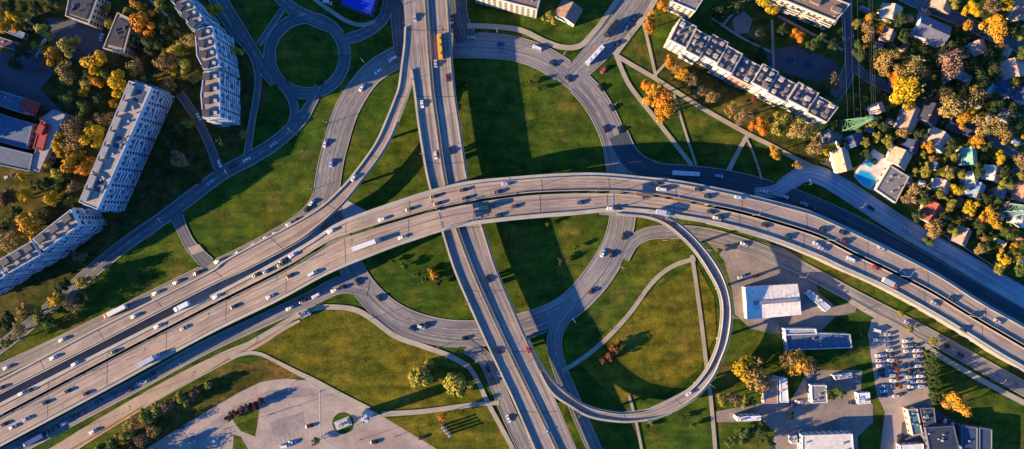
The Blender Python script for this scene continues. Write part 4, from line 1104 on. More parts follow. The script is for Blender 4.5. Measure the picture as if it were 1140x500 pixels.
# small paved patios beside the houses
rpz = random.Random(14)
for hx, hy, hr in HOUSES[1:]:
    a_ = rpz.uniform(0, 6.28); x = hx+math.cos(a_)*(hr+3); y = hy+math.sin(a_)*(hr*.8+3); u_ = rpz.uniform(3, 6); v_ = rpz.uniform(2, 4)
    if in_road(x, y, None, 5, True) or rpz.random() < .2: continue
    an = R(25); cu, su = math.cos(an), math.sin(an)
    area('patio', [(x+p*cu-q_*su, y+p*su+q_*cu) for p, q_ in ((-u_, -v_), (u_, -v_), (u_, v_), (-u_, v_))], rpz.choice(['path', 'yard', 'plaza']))
# garden sheds and greenhouses
rs_ = random.Random(33); nsh = 0
SHC = [('white', (.55, .54, .52)), ('grey', (.22, .22, .23)), ('brown', (.20, .12, .08)), ('blue', (.10, .16, .28)), ('rusty', (.28, .12, .07)), ('cream', (.46, .38, .28))]
for _ in range(1500):
    if nsh >= 38: break
    x = rs_.uniform(955, 1138); y = rs_.uniform(4, 295)
    if y > 196+(x-952)*.58-8 or in_road(x, y, None, 5, True): continue
    if any(math.hypot(x-a, y-b_) < c+6 for a, b_, c in HOUSES) or math.hypot(x-980, y-195) < 36: continue
    nm, c = rs_.choice(SHC); r = empty('garden_shed'); nsh += 1
    q = rectpx(x, y, rs_.uniform(5, 11), rs_.uniform(4, 7), rs_.choice((-25, 65, -15)), 2.3)
    gable(r, q, 2.3, .7, (.4, .37, .33), c, over=.2, windows=False)
    p = (q[0]+q[1])/2; u = (q[1]-q[0]).normalized(); nr = Vector((u.y, -u.x)); dm = MB()
    dm.hexa([Vector((t.x, t.y, zz)) for zz in (0, 1.9) for t in (p-u*.4+nr*.05, p+u*.4+nr*.05, p+u*.4-nr*.05, p-u*.4-nr*.05)]); dm.build('door', M['plain'], r, (.15, .1, .06))
    zone = ('in the upper gardens' if y < 70 else 'in the middle gardens' if y < 150 else 'in the lower gardens by the street')
    later(r, 'small %s roofed garden shed' % nm, zone, 'shed', 'garden sheds', x); HOUSES.append((x, y, 5))
# pool terrace and grey building
r = empty('pool_terrace'); tag(r, 'white pool terrace between the street and the beige house', 'terrace')
mb = MB(); mb.prism([(v.x, v.y) for v in [W(*p) for p in ((950, 194), (972, 166), (1003, 184), (979, 215))]], 0, .5); mb.build('slab', M['wallc'], r, (.62, .58, .54))
mb = MB(); mb.prism([(v.x, v.y) for v in [W(*p) for p in ((968, 181), (972, 176), (977, 179), (973, 184))]], .5, .9); mb.build('planter', M['wallc'], r, (.03, .05, .03))
for nm, pts, lab in [('swimming_pool', [(950, 196), (956, 189), (966, 191), (974, 198), (977, 206), (970, 212), (959, 206)], 'kidney shaped turquoise swimming pool on the white terrace'), ('swimming_pool', [(962, 184), (969, 176), (974, 179), (968, 187)], 'small rectangular blue pool on the white terrace')]:
    r = empty(nm); tag(r, lab, 'swimming pool', 'swimming pools')
    w3 = [W(*p) for p in pts]; ce = sum(w3, Vector())/len(w3)
    mb = MB(); mb.prism([(v.x, v.y) for v in w3], .3, .62); mb.build('coping', M['wallc'], r, (.6, .57, .53))
    mb = MB(); mb.prism([((v.x-ce.x)*.9+ce.x, (v.y-ce.y)*.9+ce.y) for v in w3], .4, .64); mb.build('water_surface', M['water'], r)
r = empty('pool_building'); tag(r, 'flat grey roofed building beside the turquoise pool', 'building')
q4 = [(991, 184), (1012, 197), (997, 226), (975, 211)]
block(r, roofquad(q4, 5), 5, (.45, .42, .4), (.20, .19, .185), rim=.4, rimcol=(.4, .36, .33)); vents(r, roofquad(q4, 5), 5, 5, 3, (.3, .3, .3))

# yard buildings, lower right
r = empty('warehouse'); tag(r, 'large white roofed warehouse with dark ridge skylight in the yard', 'warehouse')
q = [W(x, y, 5.8).xy for x, y in ((829.5, 320), (887.5, 316.5), (891.5, 350), (832.5, 355.5))]
gable(r, q, 5.8, 1.0, (.68, .64, .58), (.72, .66, .58), over=.2)
m1 = (q[0]+q[3])/2; m2 = (q[1]+q[2])/2; u = (m2-m1).normalized(); f = Vector((-u.y, u.x))
mb = MB(); a = m1+(m2-m1)*.12; c = m2-(m2-m1)*.04
mb.hexa([Vector((p.x, p.y, z)) for z in (6.5, 7.4) for p in (a-f*1.1, c-f*1.1, c+f*1.1, a+f*1.1)]); mb.build('ridge_skylight', M['plain'], r, (.20, .21, .24))
for sd in (-1, 1):
    for t in [k/12 for k in range(1, 12)]:
        p = m1+(m2-m1)*t; mb = MB(); a = p+f*sd*1.2; c = p+f*sd*8.2
        mb.bar((a.x, a.y, 6.92), (c.x, c.y, 6.02), .06, 4); mb.build('roof_seam', M['plain'], r, (.5, .48, .45))
for i in range(4):
    t = .1+.2*i; dm = MB(); p = q[3]+(q[2]-q[3])*t; u2 = (q[2]-q[3]).normalized(); nr = Vector((u2.y, -u2.x))
    dm.hexa([Vector((x.x, x.y, zz)) for zz in (0, 4) for x in (p-u2*1.6+nr*.08, p+u2*1.6+nr*.08, p+u2*1.6-nr*.05, p-u2*1.6-nr*.05)]); dm.build('roller_door', M['plain'], r, (.3, .33, .38))
def flat(name, label, polys, grp='yard buildings', cat='building'):
    r = empty(name); tag(r, label, cat, grp)
    for q4, h, wc, rc, rim in polys: block(r, roofquad(q4, h), h, wc, rc, rim=rim)
    q4, h = polys[0][0], polys[0][1]
    vents(r, roofquad([q4[0], q4[1], q4[2], q4[-1]], h), h, 5, len(label), (.3, .3, .3)); return r
flat('office_building', 'long flat blue grey office with white parapet below the warehouse', [([(873, 369), (946, 372), (948, 387), (876, 390)], 4.2, (.42, .44, .48), (.10, .13, .19), .9), ([(873, 366), (908, 366), (909, 372), (874, 373)], 5, (.6, .6, .6), (.34, .34, .36), .7)])  # office roof colour carries the blue of the shade over it
flat('shed', 'pink roofed shed beside a large yellow tan tree', [([(854, 420), (866, 419), (866, 449), (850, 449)], 4, (.5, .4, .36), (.40, .22, .18), .2)])
flat('shed', 'narrow white roofed shed right of the pink one', [([(868, 421), (876, 421), (878, 448), (869, 448)], 5, (.7, .69, .66), (.68, .67, .66), .2)])
flat('shed', 'grey roofed shed with white end wall in the lower yard', [([(903, 429), (920, 429), (921, 448), (904, 449)], 5, (.66, .64, .6), (.22, .205, .20), .3)])
flat('warehouse', 'long white roofed warehouse at the bottom edge', [([(893, 485), (949, 483), (952, 525), (893, 525)], 7, (.6, .58, .54), (.62, .57, .49), .3)], cat='warehouse')
flat('shed', 'white wall shed lying along the yard entrance', [([(820, 464), (847, 463), (847, 468), (821, 469)], 6, (.72, .72, .7), (.66, .66, .66), .1)])
flat('shed', 'long slanting pale blue shed right of the white warehouse', [([(897, 327), (902, 323), (925, 342), (919, 347)], 4, (.62, .62, .62), (.40, .46, .52), .15)])
flat('shed', 'small square white shed beside the car park', [([(955, 438), (968, 437), (969, 449), (956, 450)], 4, (.66, .66, .66), (.66, .65, .66), .2)])
flat('shed', 'blue shaded low building with pale rim in the lower yard', [([(928, 418), (948, 415), (949, 420), (930, 423)], 4, (.4, .42, .45), (.3, .34, .4), .3)])
flat('shed', 'narrow teal roofed shed below the car park', [([(1010, 456), (1021, 455), (1027, 483), (1016, 485)], 5, (.6, .42, .3), (.07, .17, .22), .4)])
flat('shed', 'dark slate roofed shed right of the teal one', [([(1024, 455), (1040, 454), (1042, 473), (1028, 474)], 5, (.16, .17, .19), (.055, .07, .09), .2)])
flat('warehouse', 'large navy roofed warehouse at the bottom right', [([(1030, 476), (1062, 474), (1068, 500), (1036, 508)], 7, (.10, .11, .14), (.035, .045, .075), .3)], cat='warehouse')
flat('warehouse', 'dark blue roofed hall with pale ridge lines at the bottom right', [([(1070, 474), (1088, 476), (1088, 520), (1070, 520)], 5, (.14, .16, .2), (.045, .07, .12), .5), ([(1090, 476), (1104, 478), (1104, 520), (1090, 520)], 5, (.14, .16, .2), (.045, .07, .12), .5)], cat='warehouse')
flat('shed', 'white roofed shed at the bottom edge left of the navy warehouse', [([(1002, 496), (1028, 494), (1030, 520), (1002, 520)], 4, (.66, .62, .56), (.66, .64, .6), .2)])
flat('kiosk', 'small white kiosk between the yard and a dark lawn', [([(880, 486), (887, 485), (888, 494), (881, 494)], 3.5, (.66, .64, .6), (.6, .58, .55), .2)], cat='kiosk')
flat('culvert', 'grey concrete underpass portal beside the dirt road', [([(331, 348), (341, 344), (346, 350), (336, 355)], 2.5, (.3, .32, .36), (.2, .22, .27), .3)], 'plaza buildings', 'underpass')

# painted bay and edge lines of the plaza
bl = MB()
def line(pts, w=.22, z=.14):
    for (x0, y0), (x1, y1) in zip(pts, pts[1:]):
        a = W(x0, y0); c = W(x1, y1); u = (c-a).normalized(); f = Vector((-u.y, u.x, 0))*w/2; zz = Vector((0, 0, z))
        bl.quad(a-f+zz, c-f+zz, c+f+zz, a+f+zz)
for k in range(9): line([(300+k*5, 487-k*1.2), (303+k*5, 497-k*1.2)])
for k in range(8): line([(400+k*5, 486+k*1.0), (402+k*5, 496+k*1.0)])
line([(356, 434), (356, 470), (357, 484), (362, 492), (372, 498)], .5); line([(356, 434), (346, 428)], .5)
o = tag(bl.build('bay_lines', M['paint'], PLZ), kind='stuff')
# plaza monument and billboard
r = empty('monument', W(382, 471)); tag(r, 'grey stepped stone monument on the round grass island', 'monument')
for nm, w, l, z0, z1, c in (('base', 9, 5, .08, .8, .36), ('step', 6.5, 3.5, .8, 1.5, .42), ('stele', 2.2, 1.4, 1.5, 7, .30)):
    mb = MB(); Mx = Matrix.Rotation(R(22), 4, 'Z'); mb.box(-w/2, -l/2, z0, w/2, l/2, z1, Mx); mb.build(nm, M['wallc'], r, (c, c, c*1.03))
r = empty('advertising_tower', W(411, 460)); tag(r, 'tall pale three sided advertising tower beside the plaza path junction', 'tower')
mb = MB(); mb.bar((0, 0, 0), (0, 0, 12.6), .7, 10, .6); mb.build('core', M['steel'], r)
for k in range(3):
    an = R(40+120*k); u = Vector((math.cos(an), math.sin(an), 0)); nr = Vector((u.y, -u.x, 0))
    mb = MB(); ce = nr*1.6
    mb.hexa([ce+u*s_+nr*o+Vector((0, 0, z)) for z in (.4, 12) for s_, o in ((-2.7, .12), (2.7, .12), (2.7, -.12), (-2.7, -.12))]); recalc(mb.build('panel', M['plain'], r, (.40, .45, .53)))
mb = MB(); mb.prism([(2.9*math.cos(R(a_)), 2.9*math.sin(R(a_))) for a_ in (70, 190, 310)], 12, 12.25); mb.build('top_plate', M['plain'], r, (.45, .47, .5))
for i in range(4):
    r = empty('stone_pillar', W(493+i*2.6, 473.5+i*3.1)); later(r, 'square stone pillar', 'on the lawn below the small orange tree', 'pillar', 'stone pillars on the lawn', i, 'top')
    mb = MB(); mb.hexa([Vector(p) for p in ((-.5, -.5, .3), (.5, -.5, .3), (.5, .5, .3), (-.5, .5, .3), (-.38, -.38, 5), (.38, -.38, 5), (.38, .38, 5), (-.38, .38, 5))]); mb.build('shaft', M['concrete'], r)
    mb = MB(); mb.box(-.7, -.7, 0, .7, .7, .3); mb.build('base', M['concrete'], r)
    mb = MB(); mb.box(-.55, -.55, 5, .55, .55, 5.25); mb.build('cap', M['concrete'], r)
# ------------------------------------------------------------------ lamps and gantries
def lamp_mesh():
    m1 = MB(); m1.bar((0, 0, 0), (0, 0, 10.5), .13, 8, .07); m1.bar((0, 0, 0), (0, 0, .8), .22, 8)
    m2 = MB()
    m2.bar((0, 0, 10.4), (1.0, 0, 11.0), .06, 6); m2.bar((1.0, 0, 11.0), (2.4, 0, 11.15), .05, 6)
    m3 = MB(); m3.hexa([Vector(p) for p in ((2.2, -.16, 11.05), (3.1, -.12, 11.12), (3.1, .12, 11.12), (2.2, .16, 11.05), (2.2, -.14, 11.22), (3.05, -.1, 11.22), (3.05, .1, 11.22), (2.2, .14, 11.22))])
    out = []
    for m_, n_ in ((m1, 'pole'), (m2, 'arm'), (m3, 'lamp_head')):
        me = m_.mesh(n_); me.materials.append(M['steel']); out.append((n_, me))
    return out
LM = lamp_mesh()
def lamp(px, py, z, deg, where, grp):
    r = empty('street_lamp', W(px, py, z), R(deg))
    for n_, me in LM: mesh_obj(n_, me, None, r)
    later(r, 'tall grey street lamp', where, 'street lamp', grp, px)
def lamps_along(key, side, off, step, where, start=20, double=False):
    st = ROADS[key]['st']; acc = start
    for a, b_ in zip(st, st[1:]):
        acc += math.hypot(b_[0]-a[0], b_[1]-a[1])
        if acc >= step:
            x, y = a[0]-a[4]*side*(a[2]/2+off), a[1]+a[3]*side*(a[2]/2+off)
            if not (0 < x < 1140 and 0 < y < 500): continue
            ground = ROADS[key]['ground']
            if ground and (in_road(x, y, key, 1)): continue
            acc = 0
            z = .1 if ground else a[5]+.1
            lamp(x, y, z, math.degrees(math.atan2(-a[3]*-side, -a[4]*side*-1))if False else math.degrees(math.atan2(-(-a[3]*side), a[4]*side)), where, 'street lamps')
lamps_along('a1', 1, -.1, 86, 'on the median of the curved highway')
lamps_along('n1v', 1, -.1, 80, 'on the median of the straight overpass')
lamps_along('loop', -1, -.8, 75, 'on the outer rail of the loop ramp')
lamps_along('ring_n', -1, 2.5, 72, 'beside the big ring road')
for lx_, ly_, ld_ in ((250, 478, 0), (300, 462, 0), (356, 436, 200), (358, 486, 0), (330, 424, 250), (440, 486, 120), (400, 490, 40)): lamp(lx_, ly_, .1, ld_, 'on the plaza', 'street lamps')
lamps_along('q', 1, 2.5, 75, 'beside the street along the gardens')
lamps_along('k', 1, 2.5, 80, 'beside the side road below the highway')
lamps_along('s', -1, 2.5, 80, 'beside the shaded service road below the highway')
lamps_along('sw', -1, 2.5, 80, 'beside the shaded street below the roundabout')
def gantry(t_px, t_py, label):
    st = ROADS['a2']['st']; s = min(st, key=lambda q: (q[0]-t_px)**2+(q[1]-t_py)**2)
    z = s[5]; c = W(s[0], s[1], z); u = Vector((-s[4], -s[3], 0)); wd = s[2]*.5*.5*(400-z)/400*2
    hw = wd/2-.6
    r = empty('sign_gantry', c); tag(r, label, 'gantry', 'sign gantries')
    for k in (-1, 1):
        mb = MB(); mb.bar(u*hw*k, u*hw*k+Vector((0, 0, 6.6)), .22, 8, .18); mb.build('post', M['steel'], r)
    mb = MB()
    for dz, dx in ((5.6, -.4), (5.6, .4), (6.5, 0)):
        d = Vector((u.y, -u.x, 0))*dx; mb.bar(-u*hw+d+Vector((0, 0, dz)), u*hw+d+Vector((0, 0, dz)), .1, 6)
    mb.build('truss', M['steel'], r)
    d = Vector((u.y, -u.x, 0))*.55
    for k in (-.45, .45):
        mb = MB(); mb.hexa([u*(hw*k+s_)+d*o+Vector((0, 0, zz)) for zz in (4.8, 7.2) for s_, o in ((-2, 1), (2, 1), (2, 1.2), (-2, 1.2))]); recalc(mb.build('sign_panel', M['plain'], r, (.06, .14, .3)))
gantry(491, 246, 'pale sign gantry over the lower carriageway above the overpass')
gantry(679, 227, 'pale sign gantry over the lower carriageway where the loop ramp leaves')

# ------------------------------------------------------------------ pylons and wires
def pylon(px, py, label, deg, h=33, col=(.13, .28, .15)):
    c = W(px, py); r = empty('power_pylon', c, R(deg)); tag(r, label, 'pylon', 'power pylons')
    b, t = 3.4, .6
    def pt(sx, sy, z): k = b+(t-b)*z/h; return Vector((sx*k, sy*k, z))
    for sx in (-1, 1):
        for sy in (-1, 1):
            mb = MB(); mb.bar(pt(sx, sy, 0), pt(sx, sy, h), .22, 4, .14); mb.build('leg', M['plain'], r, col)
    mb = MB(); zs = [0, 6, 11, 15.5, 19.5, 23, 26, 28.5, 31, h]
    for z0, z1 in zip(zs, zs[1:]):
        cs = [(-1, -1), (1, -1), (1, 1), (-1, 1)]
        for k in range(4):
            p, q = cs[k], cs[(k+1) % 4]
            mb.bar(pt(*p, z0), pt(*q, z1), .1, 3); mb.bar(pt(*q, z0), pt(*p, z1), .1, 3); mb.bar(pt(*p, z1), pt(*q, z1), .1, 3)
    mb.build('bracing', M['plain'], r, col)
    for z, a in ((22, 6.5), (26.5, 5.2), (31, 4)):
        mb = MB(); k = b+(t-b)*z/h
        for s in (-1, 1):
            tip = Vector((s*a, 0, z))
            for sy in (-1, 1): mb.bar((s*k, sy*k, z), tip, .14, 4); mb.bar((s*k, sy*k*.8, z+1.5), tip, .11, 4)
            mb.bar(tip, tip-Vector((0, 0, 1.6)), .1, 5)
        mb.build('crossarm', M['plain'], r, col)
    return c, deg
pa = pylon(938, 141, 'green lattice power pylon between the terrace and the peach roofed house', 4)
pb = pylon(1112, 234, 'pale green lattice power pylon near the right edge', 62, 33, (.22, .34, .27))
def wire(a, b, label, sag=6):
    mb = MB(); pv = None
    for i in range(25):
        t = i/24; p = a+(b-a)*t; p = Vector((p.x, p.y, p.z-sag*4*t*(1-t)))
        if pv is not None: mb.bar(pv, p, .022, 3)
        pv = p
    o = mb.build('power_line', M['steel']); tag(o, None, 'power line', 'power lines'); return o
wi = 0
for s in (-1, 1):
    for z, a in ((22, 6.5), (26.5, 5.2), (31, 4)):
        u = Vector((math.cos(R(4)), math.sin(R(4)), 0))
        p = pa[0]+u*s*a+Vector((0, 0, z-1.6)); u2 = Vector((math.cos(R(62)), math.sin(R(62)), 0))
        q2 = pb[0]+u2*s*a+Vector((0, 0, z-1.6))
        o = wire(p, p+Vector((2, 190, 0)), '', 6); later(o, 'thin power line', 'running up from the left pylon', 'power line', 'power lines', p.x*100+z)
        o = wire(q2, q2+Vector((150, 20, 0)), '', 4); later(o, 'thin power line', 'running right from the right pylon', 'power line', 'power lines', q2.y*-100+z, 'top')

# ------------------------------------------------------------------ fences
def fence(pts, label, h=1.5, col=(.45, .42, .36), step=3.0):
    w = [W(x, y) for x, y in pts]; r = empty('fence', w[0]); tag(r, label, 'fence', 'garden fences'); o0 = w[0]
    post = MB(); post.box(-.07, -.07, 0, .07, .07, h+.15); pme = post.mesh('post'); pme.materials.append(M['plain'])
    for a, b_ in zip(w, w[1:]):
        L = (b_-a).length; n = max(1, int(L/step)); u = (b_-a)/L
        nr = Vector((-u.y, u.x, 0))
        for i in range(n):
            p0 = a+u*(L*i/n)-o0; p1 = a+u*(L*(i+1)/n)-o0
            po = mesh_obj('post', pme, None, r, col); po.location = p0
            mb = MB(); mb.hexa([p+nr*s+Vector((0, 0, z)) for z in (.12, h) for p, s in ((p0+u*.08, -.04), (p1-u*.08, -.04), (p1-u*.08, .04), (p0+u*.08, .04))]); recalc(mb.build('panel', M['plain'], r, col))
fence([(1048, 260), (1075, 277), (1108, 298)], 'pale fence along the street below the brown roofed cottage', 1.6, (.5, .46, .38))
fence([(1106, 293), (1118, 272), (1130, 250)], 'pale fence running up from the street to the white roofed house', 1.6, (.5, .46, .38))
fence([(913, 181), (930, 190), (947, 201)], 'dark fence between the peach roofed house and the street', 1.8, (.10, .10, .11))
fence([(996, 52), (1014, 62), (1030, 68)], 'grey garden fence below the big slate blue roofed house', 1.5, (.3, .31, .33))
fence([(1048, 66), (1064, 76), (1081, 88)], 'grey garden fence right of the yellow tree', 1.5, (.3, .31, .33))
fence([(85, 84), (97, 88), (108, 91), (106, 84)], 'pale low wall in the left courtyard beside yellow trees', 1.2, (.45, .42, .4))

# ------------------------------------------------------------------ trees
def crown_mesh(seed, nleaf, leaf, lobes, hole=0.0):
    rnd = random.Random(seed); mb = MB()
    cl = []
    for i in range(lobes):
        a = rnd.uniform(0, 2*math.pi); r_ = rnd.uniform(.25, .8); z = rnd.uniform(-.4, .5)
        cl.append((r_*math.cos(a), r_*math.sin(a), z, rnd.uniform(.2, .42)))
    cl.append((0, 0, .45, .5)); cl.append((0, 0, 0, .55))
    for i in range(nleaf):
        c = rnd.choice(cl)
        while True:
            d = Vector((rnd.gauss(0, 1), rnd.gauss(0, 1), rnd.gauss(0, 1)))
            if d.length > .01: break
        d.normalize(); rr = c[3]*(rnd.random()**.33)
        p = Vector((c[0], c[1], c[2]))+d*rr
        n_ = (d+Vector((rnd.gauss(0, .4), rnd.gauss(0, .4), rnd.gauss(0, .4)+.3))).normalized()
        t = n_.orthogonal().normalized(); t = Matrix.Rotation(rnd.uniform(0, 6.28), 3, n_) @ t; b2 = n_.cross(t)
        s = leaf*rnd.uniform(.6, 1.35)
        mb.quad(p-t*s-b2*s*.6, p+t*s*.3-b2*s*.8, p+t*s+b2*s*.5, p-t*s*.4+b2*s*.8)
    me = mb.mesh('crown'); me.materials.append(M['leaf']); return me
def trunk_mesh(seed, limbs=7):
    rnd = random.Random(seed); mb = MB()
    mb.bar((0, 0, -1.6), (.02, .01, -.7), .075, 8, .06); mb.bar((.02, .01, -.7), (0, .03, .5), .06, 7, .02)
    for i in range(limbs):
        a = 2*math.pi*i/limbs+rnd.uniform(-.4, .4); z = rnd.uniform(-.8, .2)
        p = Vector((0, 0, z)); q = p+Vector((math.cos(a)*.42, math.sin(a)*.42, .35)); e = q+Vector((math.cos(a+.4)*.32, math.sin(a+.4)*.32, rnd.uniform(.1, .3)))
        mb.bar(p, q, .034, 5, .02); mb.bar(q, e, .02, 4, .006); mb.bar(q, q+Vector((math.cos(a-.6)*.25, math.sin(a-.6)*.25, .22)), .015, 4, .005)
    me = mb.mesh('trunk'); me.materials.append(M['bark']); return me
CR = [crown_mesh(10+i, 2600, .058, 8+i % 4) for i in range(6)]
CRS = [crown_mesh(50+i, 1250, .05, 9) for i in range(4)]
TR = [trunk_mesh(i) for i in range(3)]
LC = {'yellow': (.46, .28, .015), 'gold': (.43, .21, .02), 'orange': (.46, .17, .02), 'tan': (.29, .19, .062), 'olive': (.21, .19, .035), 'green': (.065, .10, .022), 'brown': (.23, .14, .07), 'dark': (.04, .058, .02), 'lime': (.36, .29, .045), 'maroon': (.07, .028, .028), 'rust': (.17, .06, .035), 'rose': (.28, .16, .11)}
ZONES = [((0, 0, 70, 100), 'in the shaded court at top left'), ((70, 0, 150, 100), 'around the small cream blocks'), ((150, 0, 235, 100), 'left of the bent apartment slab'),
         ((0, 100, 125, 205), 'between the school and the long slab'), ((125, 100, 300, 240), 'right of the long slab'), ((0, 205, 90, 300), 'behind the curved slab'), ((0, 240, 300, 420), 'between the curved slab and highway'),
         ((130, 420, 300, 500), 'beside the plaza edge'), ((430, 390, 540, 480), 'on the lawn beside the overpass'), ((690, 0, 760, 130), 'on the lawn left of the terrace'), ((735, 60, 925, 200), 'in front of the terrace'), ((760, 0, 940, 130), 'behind the terrace'),
         ((940, 0, 1020, 65), 'left of the slate blue roof'), ((1020, 0, 1150, 58), 'along the top right street'), ((940, 58, 1040, 120), 'between the streets upper right'), ((1040, 50, 1150, 112), 'right of the slate blue roof'), ((910, 110, 1020, 215), 'around the peach roofed house'), ((1020, 105, 1150, 168), 'around the navy roofs'), ((1020, 160, 1070, 300), 'around the red roofed house'), ((1070, 160, 1150, 330), 'around the right pylon'),
         ((780, 360, 960, 500), 'in the lower yard'), ((1015, 380, 1140, 500), 'right of the car park'), ((400, 100, 660, 340), 'on the interchange lawn'), ((600, 300, 790, 470), 'inside the loop ramp')]
SHR = []
def tree(px, py, r_, kind, sparse=None, h=None, name='tree', squash=1.0):
    rnd = random.Random(int(px*31+py*17))
    rad = r_*(.6 if px < 240 and kind in ('yellow', 'gold', 'orange') else .53)*(1.22 if kind in ('tan', 'brown', 'rose') and r_ > 6 else 1.08)
    hh = h or max(3.0, rad*1.75+(3.2 if name == 'tree' else .3))
    zc = hh-rad*.75
    p = W(px, py, zc)
    root = empty('tree' if name == 'tree' else 'shrub', (p.x, p.y, 0), rnd.uniform(0, 6.28))
    sp = sparse if sparse is not None else kind in ('tan', 'brown', 'rose')
    c = mesh_obj('crown', rnd.choice(CRS if sp else CR), None, root)
    col = LC[kind]; v = rnd.uniform(.85, 1.15); c.color = (col[0]*v*rnd.uniform(.92, 1.08), col[1]*v, col[2]*v, 1)
    c.location = (0, 0, zc); c.scale = (rad*rnd.uniform(.92, 1.08), rad*rnd.uniform(.92, 1.08), rad*.95*squash)
    t = mesh_obj('trunk', rnd.choice(TR), None, root); t.location = (0, 0, zc); t.scale = (rad, rad, max(zc/1.6, rad*.6))
    zone = next((n_ for (x0, y0, x1, y1), n_ in ZONES if x0 <= px < x1 and y0 <= py < y1), 'elsewhere near the frame edge')
    size = 'large ' if r_ >= 13 else ('small ' if r_ < 7 else '')
    nm = {'dark': 'dark green', 'lime': 'yellow green', 'rose': 'pinkish bare', 'tan': 'tan', 'brown': 'brown', 'rust': 'rust red', 'olive': 'olive'}.get(kind, kind)
    later(root, '%s%s %s' % (size, nm, 'tree' if name == 'tree' else 'shrub'), zone, 'tree' if name == 'tree' else 'shrub', 'autumn trees' if name == 'tree' else 'shrubs', px)
